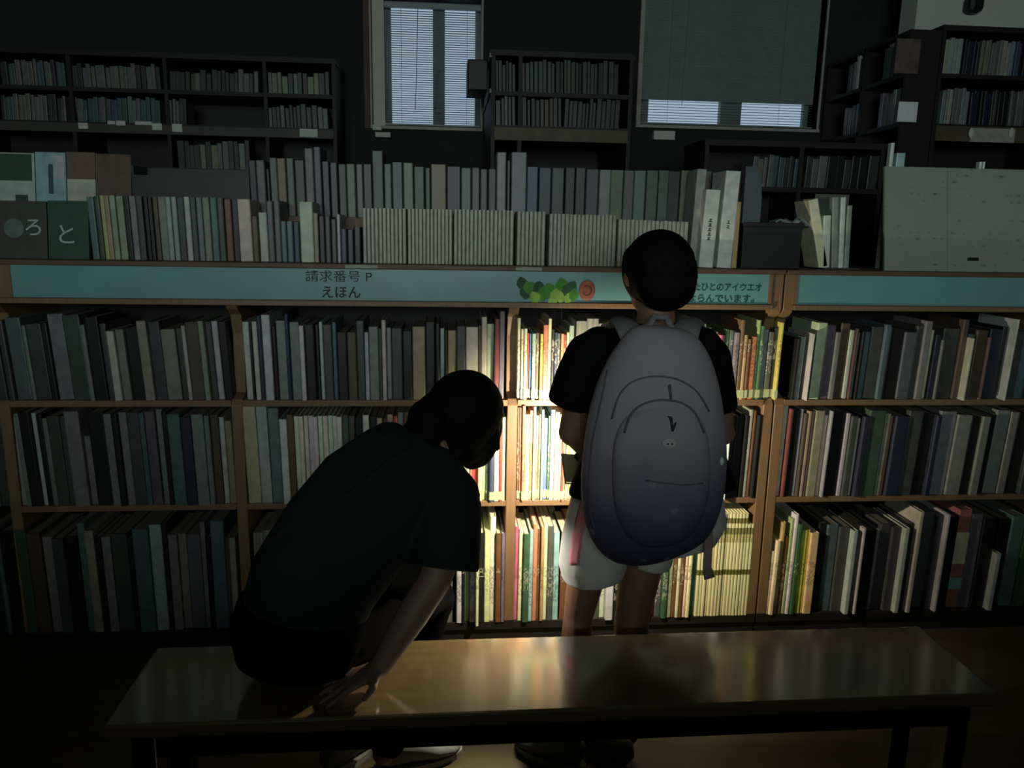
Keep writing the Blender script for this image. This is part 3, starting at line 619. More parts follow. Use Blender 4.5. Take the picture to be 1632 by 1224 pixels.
# books pushed to the back whose tops show over the front ones
def back_books(z, y, items, where, grp):
    for i, (px0, px1, top, c) in enumerate(items):
        A = at(px0, 900, y); B = at(px1, 900, y); T = at(px0, top, y)
        add_book('picture_book', A.x, y, z, B.x-A.x, T.z-z, 0.13, 0, PAL[c][0], f"{PAL[c][1]} tall book at the back, {ordinal(i+1)} {where}", 'book', grp, False)
back_books(ZS[0], 0.25, [(756, 764, 822, 'W'), (766, 775, 826, 'w'), (776, 788, 820, 'w'), (838, 846, 830, 's'), (848, 860, 820, 'l'), (862, 868, 818, 'W'), (872, 882, 812, 'w')], 'from left, bottom shelf around the lit post', G3)

# ------------------------------------------------------------------ things on top of the cases
ZR = 1.482; YT, YS = 0.05, 0.215
tag(boxo('riser_shelf', at(-60, 330, YS).x, at(1178, 330, YS).x, YS-0.01, DEP-0.02, ZT+0.0005, ZR, darkwood), 'low dark riser board on the case top holding the rear row of books', 'riser')
GT = 'books standing on the case top'
row('hardback_book', ZT+0.0005, YT, 148, 385, parse('t11/314 e8/313 y7/312 c8/312 l9/312 l11/313 k9/313 g10/313 G10/313 k7/314 k7/314 m8/314 g12/314 s8/314 s8/314 G11/315 w9/314 G9/315 g9/315 g11/315 t11/315 e10/316 r11/318 k11/318'),
    'left of the pale book, front row on case top', GT, side='left', lean=(-1.5, -0.5), depth=0.13, jit=0.004, noun='hardback', mark=False, grey=0.45, dim=0.8)
row('hardback_book', ZT+0.0005, YT, 384, 576, parse('W18/318 m9/345 w12/339 v9/321 v9/320 t8/353 t9/353 n9/354 W19/322 c7/340 k9/345 G8/345 G8/350 w5/342 n9/365 n9/366 k10/362'),
    'from the pale book, uneven stretch on case top', GT, side='right', lean=(-0.8, 0), depth=0.13, jit=0.006, noun='hardback', grey=0.4, mark=False, dim=0.82)
GP = 'white paperbacks on the case top'
def pb(x0, x1, n, t0, t1, where, c='w'):
    row('white_paperback', ZT+0.0005, YT, x0, x1, [((x1-x0)/n, t0+(t1-t0)*i/n+random.uniform(-0.4, 0.4), c) for i in range(n)], where, None, 'book', GP, 'right', (0, 0), True, False, False, 0.11, 0.0015, None, 'paperback')
PBC = PAL['w']; PAL['w'] = ((168, 168, 152), 'white')
pb(579, 648, 11, 332, 333, 'from the left in the first block of white volumes')
pb(650, 721, 12, 333, 334, 'from the left in the second block of white volumes')
pb(723, 818, 15, 334, 336, 'from the left in the third block of white volumes')
pb(823, 868, 7, 337, 338, 'from the left in the fourth, narrow white block')
pb(874, 980, 17, 341, 344, 'from the left in the block by the child\'s head')
pb(983, 1094, 17, 350, 354, 'from the left in the block behind the child\'s head')
PAL['w'] = PBC
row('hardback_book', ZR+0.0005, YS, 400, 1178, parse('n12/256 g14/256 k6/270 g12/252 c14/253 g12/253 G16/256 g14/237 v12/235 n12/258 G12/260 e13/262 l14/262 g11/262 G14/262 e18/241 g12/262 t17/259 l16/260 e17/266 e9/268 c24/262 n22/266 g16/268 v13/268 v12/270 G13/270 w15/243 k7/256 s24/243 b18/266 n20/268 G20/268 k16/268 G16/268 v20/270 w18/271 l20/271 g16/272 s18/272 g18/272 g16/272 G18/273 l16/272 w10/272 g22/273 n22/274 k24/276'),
    'from its left end, rear row on the riser', 'books on the riser', side='right', lean=(-1, 0.5), depth=0.14, jit=0.006, noun='hardback', grey=0.25, mark=False, dim=0.56)  # low dim value paints in the shading on this rear row
# three tall books at the end of the front row
def single(name, x0b, x1b, ybot, x0t, top, y, z, c, lab, cat, d=0.2, mark=False):
    A = at(x0b, ybot, y); B = at(x1b, ybot, y); T = at(x0t, top, y)
    ln = math.atan2(T.x-A.x, T.z-z)
    return add_book(name, A.x, y, z, B.x-A.x, (T.z-z)/math.cos(ln), d, ln, PAL[c][0], lab, cat, None, mark, False, 0.015)
zz = ZT+0.0005
ta = single('hardback_book', 1098, 1113, 416, 1112, 270, 0.09, zz, 'g', 'tall grey-green book leaning behind the shorter of two big white books', 'book', 0.1)
tb_ = single('hardback_book', 1114, 1137, 415, 1126, 303, 0.045, zz, 'w', 'big white book with dark vertical title, the shorter of the pair', 'book', 0.13)
tc_ = single('hardback_book', 1143, 1166, 416, 1158, 273, 0.045, zz, 'w', 'tallest big white book near the right end of the case top', 'book', 0.13)
td_ = single('hardback_book', 1167, 1175, 412, 1174, 322, 0.06, zz, 'c', 'slim tan book standing right of the tallest white book', 'book', 0.1)
for o, z0, nm in ((tb_, 0.09, 5), (tc_, 0.13, 2)):
    b = BM(); w_ = max(v.co.x for v in o.data.vertices); H = max(v.co.z for v in o.data.vertices)
    for k in range(nm):
        zc = z0+k*0.015
        box(b, w_*0.36, w_*0.62, -0.0006, 0.0004, zc, zc+0.003); box(b, w_*0.45, w_*0.53, -0.0006, 0.0004, zc+0.002, zc+0.011); box(b, w_*0.4, w_*0.6, -0.0006, 0.0004, zc+0.008, zc+0.010)
    obj('spine_title', b, ink if nm > 3 else mat('pale_grey_ink', (120, 120, 118)), o)
# face-out books at the left
def faceout(px0, px1, pt, pb_, y, z, col, lab, back=-0.10, parts=()):
    A = at(px0, pb_, y); B = at(px1, pb_, y); T = at(px0, pt, y)
    w, h = B.x-A.x, T.z-z
    b = BM(); box(b, 0, w, 0, 0.002, 0, h); box(b, 0, w, 0.010, 0.012, 0, h); box(b, 0, 0.002, 0.002, 0.010, 0, h)
    o = obj('picture_book', b, mat('cover_%d_%d_%d' % col, col, 0.45, 0.18, 25)); o.location = (A.x, y, z); o.rotation_euler = (R(-8), 0, 0)
    tag(o, lab, 'book', 'picture books shown face out')
    pg = BM(); box(pg, 0.0022, w-0.004, 0.0022, 0.0098, 0.004, h-0.004); obj('page_block', pg, pages, o)
    for nm, u0, u1, v0, v1, c in parts:
        q = BM(); box(q, w*u0, w*u1, -0.0008, 0.0005, h*v0, h*v1); obj(nm, q, mat('print_%d_%d_%d' % c, c, 0.5, 0.15, 30), o)
    return o, w, h
faceout(-30, 54, 240, 306, YS, ZR+0.001, (160, 176, 168), 'face-out book, green above and white below, at the left end of the riser', parts=[('cover_print', 0.05, 0.95, 0.52, 0.98, (36, 70, 46)), ('cover_print', 0.62, 0.86, 0.0, 0.28, (40, 60, 60))])
faceout(56, 104, 240, 310, YS, ZR+0.001, (134, 170, 174), 'face-out pale blue book with a dark thin figure on the riser', parts=[('cover_print', 0.42, 0.58, 0.3, 0.8, (40, 80, 84)), ('cover_print', 0.6, 0.95, 0.55, 0.95, (170, 172, 176))])
faceout(106, 151, 240, 310, YS, ZR+0.001, (172, 172, 162), 'face-out book, brown top and whitish lower half, on the riser', parts=[('cover_print', 0.0, 1.0, 0.55, 1.0, (104, 82, 66))])
faceout(153, 208, 243, 311, YS, ZR+0.001, (86, 66, 58), 'face-out dark brown book beside the black display box')
o, w, h = faceout(-4, 76, 318, 410, YT, ZT+0.001, (56, 62, 52), 'dark face-out book with a pale ろ on its cover', parts=[])
tg = text('cover_letter', 'ろ', 0.062, (0, 0, 0), mat('pale_print', (170, 180, 178)), o); tg.location = (w*0.74, -0.0015, h*0.42)
bb = BM(); ball(bb, (w*0.34, -0.0005, h*0.52), (0.03, 0.0012, 0.03)); obj('cover_print', bb, mat('dim_disc', (88, 104, 96), 0.6), o)
o, w, h = faceout(78, 142, 318, 410, YT, ZT+0.001, (30, 72, 56), 'dark green face-out book with a pale と on its cover', parts=[])
tg = text('cover_letter', 'と', 0.07, (0, 0, 0), mat('pale_print', (170, 180, 178)), o); tg.location = (w*0.45, -0.0015, h*0.28)
A = at(212, 312, YS); B = at(396, 268, YS)
bx = empty('display_box', 'long black display box lying between the face-out books and the riser row', 'box', (A.x, YS, ZR+0.001))
for a in ((0, B.x-A.x, 0, 0.13, 0, 0.008), (0, 0.008, 0, 0.13, 0.008, B.z-ZR), (B.x-A.x-0.008, B.x-A.x, 0, 0.13, 0.008, B.z-ZR), (0.008, B.x-A.x-0.008, 0.12, 0.13, 0.008, B.z-ZR), (0.008, B.x-A.x-0.008, 0, 0.006, 0.008, (B.z-ZR)*0.8)):
    b = BM(); box(b, *a); obj('box_side', b, black_m, bx)
# dark basket with a crumpled sheet on it
A = at(1182, 408, 0.06); B = at(1280, 357, 0.06)
bk = empty('storage_basket', 'black open box on the case top right of the white books', 'box', (A.x, 0.06, ZT+0.001)); W_, H_ = B.x-A.x, B.z-ZT-0.001
for nm, a in (('box_side', (0, W_, 0, 0.006, 0, H_)), ('box_side', (0, W_, 0.2, 0.206, 0, H_)), ('box_side', (0, 0.006, 0.006, 0.2, 0, H_)), ('box_side', (W_-0.006, W_, 0.006, 0.2, 0, H_)), ('box_floor', (0.006, W_-0.006, 0.006, 0.2, 0, 0.006)), ('rim', (-0.004, W_+0.004, -0.004, 0, H_-0.012, H_+0.003))):
    b = BM(); box(b, *a, None, 0.0015); obj(nm, b, black_m, bk)
b = BM()
gx, gy = 9, 6; vs = [[b.verts.new((0.125*i/(gx-1), 0.1*j/(gy-1), 0.012*math.sin(i*1.3+j)+0.014*random.random()+0.004*(i == 3))) for j in range(gy)] for i in range(gx)]
for i in range(gx-1):
    for j in range(gy-1): b.faces.new((vs[i][j], vs[i+1][j], vs[i+1][j+1], vs[i][j+1]))
C = at(1240, 356, 0.06)
pl = obj('plastic_sheet', b, mat('cloudy_plastic', (150, 160, 164), 0.35, 0.1, 20), None, True); pl.location = (C.x, 0.075, C.z-0.004)
pl.modifiers.new('thick', 'SOLIDIFY').thickness = 0.002
tag(pl, 'crumpled pale plastic sheet lying over the black open box', 'sheet')
A = at(1183, 350, 0.24); B = at(1218, 266, 0.24)
b = BM(); w_, h_ = B.x-A.x, B.z-ZT-0.001
prism(b, [(0, 0), (w_, 0), (w_, h_*0.7), (w_*0.86, h_*0.92), (w_*0.6, h_), (0, h_)], 'y', 0, 0.05)
o = obj('file_holder', b, mat('grey_file_card', (88, 98, 102), 0.6, 0.15, 12)); o.location = (A.x, 0.24, ZT+0.001)
tag(o, 'grey round-shouldered file holder standing behind the black open box', 'file holder')
# leaning booklets at the right
A = at(1296, 420, 0.16); B = at(1361, 310, 0.16)
be = empty('book_stand', 'dark bookend stand behind the leaning booklets on the right case', 'bookend', (A.x, 0.19, ZT+0.001))
for nm, a in (('back_plate', (0, B.x-A.x, 0, 0.006, 0, B.z-ZT)), ('foot_plate', (0, B.x-A.x, -0.12, 0, 0, 0.003))):
    b = BM(); box(b, *a, None, 0.001); obj(nm, b, mat('grey_bookend_metal', (96, 92, 84), 0.5), be)
zl = ZT+0.005
for nm, q in enumerate([(1305, 1307.5, 430, 1289, 320, 'W', 'pale cream booklet leaning left, leftmost before the dark bookend'), (1310, 1322, 431, 1313, 344, 'w', 'short white booklet second from the left at the dark bookend'),
                        (1325, 1335, 429, 1327, 315, 'g', 'tall grey booklet with white edge third at the dark bookend'), (1336, 1344, 429, 1341, 315, 'w', 'tall pale booklet fourth at the dark bookend'), (1345, 1353, 428, 1351, 328, 'g', 'grey booklet rightmost at the dark bookend')]):
    o = single('booklet', q[0], q[1] if nm else 1320, q[2], q[3], q[4], 0.06, zl, q[5], q[6], 'booklet', 0.11)
# notice sheets on a board
A = at(1410, 430, 0.03); B = at(1700, 266, 0.03); z0 = ZT+0.001
nb = empty('notice_board', 'wide whitish notice sheets with faint print on the right case top', 'notice', (A.x, 0.03, z0)); w_, h_ = B.x-A.x, (at(1415, 265, 0.10).z-z0)/math.cos(R(11))
b = BM(); box(b, 0, w_, 0.004, 0.012, 0, h_); obj('backing_board', b, mat('grey_board', (120, 122, 116)), nb)
def sheet_mat():
    m = bpy.data.materials.new('printed_notice_sheet'); m.use_nodes = True; n = m.node_tree; bs = n.nodes['Principled BSDF']; bs.inputs['Roughness'].default_value = 0.7; L = n.links.new
    t = n.nodes.new('ShaderNodeTexCoord'); s = n.nodes.new('ShaderNodeSeparateXYZ'); L(t.outputs['Object'], s.inputs[0])
    wv = n.nodes.new('ShaderNodeMath'); wv.operation = 'PINGPONG'; wv.inputs[1].default_value = 0.011; L(s.outputs[2], wv.inputs[0])
    ls = n.nodes.new('ShaderNodeMath'); ls.operation = 'LESS_THAN'; ls.inputs[1].default_value = 0.004; L(wv.outputs[0], ls.inputs[0])
    mp = n.nodes.new('ShaderNodeMapping'); mp.inputs['Scale'].default_value = (46, 1, 46); L(t.outputs['Object'], mp.inputs[0])
    no = n.nodes.new('ShaderNodeTexNoise'); no.inputs['Scale'].default_value = 1.0; no.inputs['Detail'].default_value = 5; L(mp.outputs[0], no.inputs['Vector'])
    mp2 = n.nodes.new('ShaderNodeMapping'); mp2.inputs['Scale'].default_value = (9, 1, 22); L(t.outputs['Object'], mp2.inputs[0])
    n2 = n.nodes.new('ShaderNodeTexNoise'); n2.inputs['Scale'].default_value = 1.0; n2.inputs['Detail'].default_value = 2; L(mp2.outputs[0], n2.inputs['Vector'])
    g = n.nodes.new('ShaderNodeMapRange'); g.inputs[1].default_value = 0.5; g.inputs[2].default_value = 0.7; L(no.outputs[0], g.inputs[0])
    g2 = n.nodes.new('ShaderNodeMapRange'); g2.inputs[1].default_value = 0.47; g2.inputs[2].default_value = 0.62; L(n2.outputs[0], g2.inputs[0])
    a = n.nodes.new('ShaderNodeMath'); a.operation = 'MULTIPLY'; L(g.outputs[0], a.inputs[0]); L(ls.outputs[0], a.inputs[1])
    c = n.nodes.new('ShaderNodeMath'); c.operation = 'MULTIPLY'; L(a.outputs[0], c.inputs[0]); L(g2.outputs[0], c.inputs[1])
    x = n.nodes.new('ShaderNodeMix'); x.data_type = 'RGBA'; x.inputs[6].default_value = rgb((142, 150, 139)); x.inputs[7].default_value = rgb((70, 78, 74)); L(c.outputs[0], x.inputs[0]); L(x.outputs[2], bs.inputs['Base Color'])
    return m
nb.rotation_euler = (R(-11), 0, 0)
sm = sheet_mat(); xs_ = at(1521, 350, 0.03).x-A.x
b = BM(); box(b, 0, xs_-0.0015, 0.001, 0.004, 0, h_); obj('notice_sheet', b, sm, nb)
b = BM(); box(b, xs_, w_, 0.001, 0.004, 0, h_); o = obj('notice_sheet', b, sm, nb)
C = at(1553, 413, 0.03); b = BM(); box(b, C.x-A.x-0.02, C.x-A.x+0.02, -0.004, 0.001, C.z-z0-0.006, C.z-z0+0.006, None, 0.002); obj('clip', b, black_m, nb)
for k, (px0, px1, top, c, lab) in enumerate([(1421, 1427, 228, 'w', 'thin white folder edge peeping above the notice sheets'), (1430, 1444, 244, 's', 'pale folder peeping above the notice sheets beside the thin one'), (1562, 1566, 258, 'w', 'first thin white edge above the second notice sheet'), (1568, 1571, 258, 'w', 'second thin white edge above the second notice sheet')]):
    P0 = at(px0, top, 0.16); P1 = at(px1, top, 0.16)
    add_book('folder', P0.x, 0.16, zz, P1.x-P0.x, P0.z-zz, 0.02, 0, PAL[c][0], lab, 'folder', None, False)

# ------------------------------------------------------------------ bench
BZ = 0.42; by0, by1 = -1.012, -0.70
bx0 = atz(165, 1178, BZ-0.03).x; bx1 = 1.05
bn = empty('bench', 'long varnished wooden bench in front of the picture book case', 'bench', (bx0, by0, 0)); L_ = bx1-bx0; D_ = by1-by0
b = BM(); box(b, 0, L_, 0, D_, BZ-0.034, BZ, None, 0.006); obj('seat', b, bench_m, bn)
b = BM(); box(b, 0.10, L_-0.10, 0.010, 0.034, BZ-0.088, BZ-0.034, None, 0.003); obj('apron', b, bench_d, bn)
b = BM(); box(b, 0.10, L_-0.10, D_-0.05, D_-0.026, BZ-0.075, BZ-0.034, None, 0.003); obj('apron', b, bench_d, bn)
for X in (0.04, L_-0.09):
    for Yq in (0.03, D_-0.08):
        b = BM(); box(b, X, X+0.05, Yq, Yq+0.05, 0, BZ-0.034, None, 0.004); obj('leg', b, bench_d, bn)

# ------------------------------------------------------------------ people
from mathutils.bvhtree import BVHTree
skin = mat('skin', (128, 94, 74), 0.55, 0.06, 30)
skin_d = mat('skin_in_dim_light', (124, 98, 84), 0.55, 0.06, 30)
hair_m = mat('black_hair', (11, 10, 9), 0.75, 0.35, 60, stretch=(8, 8, 1), bump=0.6, spec=0.12)
def sc(y): return (at(817, 800, y)-at(816, 800, y)).length
def hang(name, bm, m, root, voxel=None, smooth=3):
    o = obj(name, bm, m, root, True); o.location = -root.location
    if voxel: fuse(o, voxel, smooth)
    return o
def hand(b, wrist, dirv, up, thumb_side, s=1.0, curl=0.25, spread=0.06):
    """palm with five separate tapering fingers; dirv = towards the fingertips, up = back of the hand"""
    d = Vector(dirv).normalized(); u = Vector(up); u = (u-d*u.dot(d)).normalized(); t = d.cross(u)*thumb_side
    w = Vector(wrist)
    tube(b, [w-d*0.01*s, w+d*0.02*s, w+d*0.055*s, w+d*0.088*s], [(0.024*s, 0.017*s), (0.031*s, 0.016*s), (0.040*s, 0.014*s), (0.038*s, 0.011*s)], 14, side=t)
    for k, (off, ln, r) in enumerate(((0.030, 0.068, 0.0085), (0.010, 0.076, 0.0088), (-0.010, 0.070, 0.0084), (-0.029, 0.055, 0.0075))):
        k0 = w+d*0.082*s+t*off*s
        dd = (d+t*(off*spread/0.03)).normalized()
        p = [k0]; a = curl
        for f in (0.45, 0.32, 0.23):
            v = dd*math.cos(a)-u*math.sin(a); p.append(p[-1]+v*ln*f*s); a += curl*1.1
        limb(b, p, [r*1.05*s, r*s, r*0.92*s, r*0.75*s], 10)
    b0 = w+d*0.022*s+t*0.026*s
    limb(b, [b0, b0+(d*0.45+t*0.9-u*0.15).normalized()*0.034*s, b0+(d*0.75+t*0.75-u*0.25).normalized()*0.062*s], [0.013*s, 0.0105*s, 0.008*s], 10)
def face_head(b, c, r, fwd, up):
    """skull, jaw, nose, lips, brows and ears along a gaze direction"""
    f = Vector(fwd).normalized(); u = (Vector(up)-f*Vector(up).dot(f)).normalized(); s = f.cross(u)
    Mx = Matrix((s, f, u)).transposed().to_4x4()
    ball(b, c, (r*0.86, r*1.02, r), Mx, 20, 14)
    c = Vector(c)
    ball(b, c+f*r*0.30-u*r*0.52, (r*0.62, r*0.62, r*0.62), Mx)
    ball(b, c+f*r*0.62-u*r*0.92, (r*0.26, r*0.22, r*0.2), Mx)
    tube(b, [c+f*r*0.92+u*r*0.02, c+f*r*1.04-u*r*0.18, c+f*r*1.16-u*r*0.33, c+f*r*0.9-u*r*0.4], [r*0.09, r*0.11, r*0.15, r*0.10], 10)
    ball(b, c+f*r*0.9-u*r*0.62, (r*0.26, r*0.10, r*0.06), Mx); ball(b, c+f*r*0.88-u*r*0.70, (r*0.22, r*0.10, r*0.06), Mx)
    for q in (-1, 1):
        ball(b, c+f*r*0.86+s*q*r*0.36+u*r*0.14, (r*0.24, r*0.1, r*0.06), Mx)
        ball(b, c+s*q*r*0.86-f*r*0.02-u*r*0.12, (r*0.09, r*0.2, r*0.30), Mx)
    return f, u, s
def eyes(root, c, r, f, u, s):
    em = mat('dark_eyes', (30, 24, 22), 0.2, 0.1, 20)
    for q in (-1, 1):
        b = BM(); ball(b, Vector(c)+f*r*0.86+s*q*r*0.36-u*r*0.02, r*0.12); hang('eye', b, em, root)

# --- the boy, standing between bench and shelves, back to us
YBY = -0.50; k5 = sc(YBY)
boy = empty('person', 'standing child seen from behind in black T-shirt and white shorts, wearing a backpack', 'person', (at(975, 1200, -0.6).x, -0.55, 0))
b = BM()
hc = at(1047, 436, YBY+0.0)
f, u, s = face_head(b, hc, 0.098, (-0.15, 0.93, -0.38), (0, 0.35, 1))
tube(b, [at(1047, 470, YBY), at(1046, 500, YBY-0.01), at(1044, 530, YBY-0.01)], [0.050, 0.049, 0.06])
tube(b, [at(1040, y, YBY) for y in (525, 560, 620, 690, 760, 840)], [(0.06, 0.05), (0.14, 0.075), (0.145, 0.085), (0.13, 0.085), (0.135, 0.09), (0.13, 0.09)], 18, side=(1, 0, 0))
Lh = Vector((LAMP.x+0.055, LAMP.y-0.055, LAMP.z-0.02)); Rh = Vector((LAMP.x+0.15, LAMP.y-0.06, LAMP.z-0.06))
Ls, Le = at(938, 562, YBY), at(913, 688, YBY+0.02)
Rs, Re = at(1135, 566, YBY), at(1152, 690, YBY+0.05)
limb(b, [Ls, (Ls+Le)/2, Le, (Le+Lh)/2+Vector((0.01, 0, 0)), Lh], [0.046, 0.043, 0.041, 0.036, 0.024])
limb(b, [Rs, (Rs+Re)/2, Re, (Re+Rh)/2, Rh], [0.046, 0.042, 0.036, 0.033, 0.024])
hand(b, Lh, (0.35, 0.75, 0.1), (-0.8, 0.2, 0.5), -1, 0.78, 0.75)
hand(b, Rh, (-0.75, 0.55, 0.0), (0.3, 0.4, 0.8), 1, 0.78, 0.75)
for pts, rad in (([(962, 830, YBY), (938, 900, YBY), (921, 985, YBY-0.02), (915, 1060, YBY-0.06), (920, 1165, YBY-0.10)], [0.07, 0.058, 0.042, 0.046, 0.03]),
                 ([(1040, 830, YBY), (1022, 900, YBY), (1007, 985, YBY-0.02), (1002, 1060, YBY-0.06), (1000, 1170, YBY-0.11)], [0.07, 0.062, 0.050, 0.048, 0.031])):
    limb(b, [at(*p) for p in pts], rad, 14)
hang('body', b, skin, boy, 0.006, 3)
eyes(boy, hc, 0.098, f, u, s)
b = BM()
Mx = Matrix((s, f, u)).transposed().to_4x4()
ball(b, Vector(hc)+u*0.008-f*0.010, (0.094, 0.108, 0.104), Mx, 24, 16)
ball(b, Vector(hc)-f*0.045-u*0.045, (0.082, 0.068, 0.070), Mx, 20, 12)
ball(b, Vector(hc)+f*0.06+u*0.06, (0.070, 0.05, 0.05), Mx)
rr = random.Random(5)
for i in range(150):
    th, ph = rr.uniform(0, 2*math.pi), rr.uniform(-0.15, 1.5)
    n_ = (s*math.cos(th)*math.cos(ph)*0.095+f*math.sin(th)*math.cos(ph)*0.105+u*math.sin(ph)*0.104)
    if n_.dot(f) > 0.05 and ph < 0.5: continue
    p0 = Vector(hc)+u*0.008-f*0.010+n_*0.97
    tube(b, [p0, p0+n_*0.06-u*0.018, p0+n_*0.05-u*0.04], [0.006, 0.004, 0.0012], 5)
hang('hair', b, hair_m, boy, 0.0055, 1)
tee = mat('black_cotton', (11, 11, 12), 0.9, 0.2, 14, bump=0.2, spec=0.15)
b = BM()
ys = [782, 750, 718, 680, 620, 572, 546, 526, 512]; hw = [139, 127, 114, 108, 106, 110, 102, 74, 40]; dp = [0.115, 0.112, 0.11, 0.11, 0.108, 0.10, 0.09, 0.07, 0.058]
tube(b, [at(1040, y, YBY) for y in ys], [(w*k5, d) for w, d in zip(hw, dp)], 28, side=(1, 0, 0))
limb(b, [at(955, 552, YBY), at(936, 566, YBY), at(924, 590, YBY)], [0.055, 0.060, 0.058])
tube(b, [at(936, 568, YBY), at(920, 605, YBY), at(905, 645, YBY+0.01)], [0.061, 0.062, 0.060], 18)
limb(b, [at(1118, 552, YBY), at(1135, 570, YBY), at(1146, 615, YBY+0.02)], [0.055, 0.052, 0.045])
tube(b, [at(1135, 572, YBY), at(1143, 610, YBY+0.01), at(1150, 650, YBY+0.03)], [0.052, 0.047, 0.046], 18)
tee_o = hang('t_shirt', b, tee, boy, 0.007, 4)
sh = mat('white_shorts_cloth', (196, 196, 190), 0.9, 0.05, 30, bump=0.3)
b = BM()
tube(b, [at(1035, y, YBY) for y in (772, 800, 840, 870)], [(112*k5, 0.105), (122*k5, 0.112), (128*k5, 0.115), (110*k5, 0.105)], 26, side=(1, 0, 0))
tube(b, [at(962, 800, YBY), at(950, 860, YBY), at(944, 900, YBY), at(946, 918, YBY)], [(0.092, 0.10), (0.098, 0.10), (0.097, 0.098), (0.088, 0.092)], 22, side=(1, 0, 0))
tube(b, [at(1040, 810, YBY), at(1042, 850, YBY), at(1036, 880, YBY), at(1034, 896, YBY)], [(0.075, 0.10), (0.066, 0.095), (0.064, 0.09), (0.060, 0.085)], 22, side=(1, 0, 0))
shorts_o = hang('shorts', b, sh, boy, 0.007, 3)
shorts_pts = b = BM()
pk = mat('pink_side_stripe', (206, 132, 134), 0.85, 0.08, 30)
bpy.context.view_layer.update(); dg_ = bpy.context.evaluated_depsgraph_get()
me_ = shorts_o.evaluated_get(dg_).to_mesh(); bb_ = BM(); bb_.from_mesh(me_); bb_.transform(shorts_o.matrix_world)
bv = BVHTree.FromBMesh(bb_); bb_.free()
def hit(bv, px, py, off=0.002):
    d = (FW*F_PX+RT*(px-816)-UP*(py-612)).normalized()
    loc, nor, _, _ = bv.ray_cast(CAM, d)
    if loc is None: return None
    if nor.dot(d) > 0: nor = -nor
    return loc+nor*off
rows_ = []
for y in range(792, 906, 6):
    x0 = next((x for x in range(870, 960) if hit(bv, x, y) is not None), None)
    if x0 is None: continue
    q = [hit(bv, x0+dx, y, 0.0025) for dx in (17, 21, 25, 29, 33)]
    if None not in q: rows_.append([b.verts.new(p) for p in q])
for r0, r1_ in zip(rows_[:-1], rows_[1:]): [b.faces.new((r0[k], r0[k+1], r1_[k+1], r1_[k])) for k in range(4)]
st = hang('side_stripe', b, pk, boy)
st.modifiers.new('t', 'SOLIDIFY').thickness = 0.003
shoe_m = mat('grey_canvas_shoe', (112, 118, 117), 0.7, 0.1, 40); sole_m = mat('white_rubber_sole', (150, 152, 148), 0.6, 0.05, 30)
def shoe(root, heel, d, ln=0.21, m=shoe_m):
    d = Vector((d[0], d[1], 0)).normalized(); h = Vector((heel[0], heel[1], 0)); sd = Vector((-d.y, d.x, 0))
    b = BM()
    tube(b, [h+d*x*ln+Vector((0, 0, z)) for x, z in ((0.02, 0.045), (0.10, 0.052), (0.25, 0.058), (0.45, 0.052), (0.7, 0.036), (0.9, 0.029), (0.99, 0.026))], [(0.018, 0.02), (0.031, 0.038), (0.035, 0.044), (0.037, 0.038), (0.042, 0.024), (0.034, 0.017), (0.014, 0.008)], 16, side=sd)
    o = hang('shoe', b, m, root)
    b = BM(); n = 20; pts = []
    for i in range(n):
        a = 2*math.pi*i/n; p = h+d*(ln*0.5+ln*0.53*math.cos(a))+sd*(0.040*math.sin(a)*(1+0.12*math.cos(a)))
        pts.append((p.x, p.y))
    prism(b, pts, 'z', 0.0, 0.018); q = obj('sole', b, sole_m, o)
    return o
h1 = atz(931, 1214, 0.03); t1 = atz(866, 1189, 0.03); shoe(boy, h1, (t1-h1))
h2 = atz(1004, 1220, 0.03); t2 = atz(958, 1184, 0.03); shoe(boy, h2, (t2-h2))

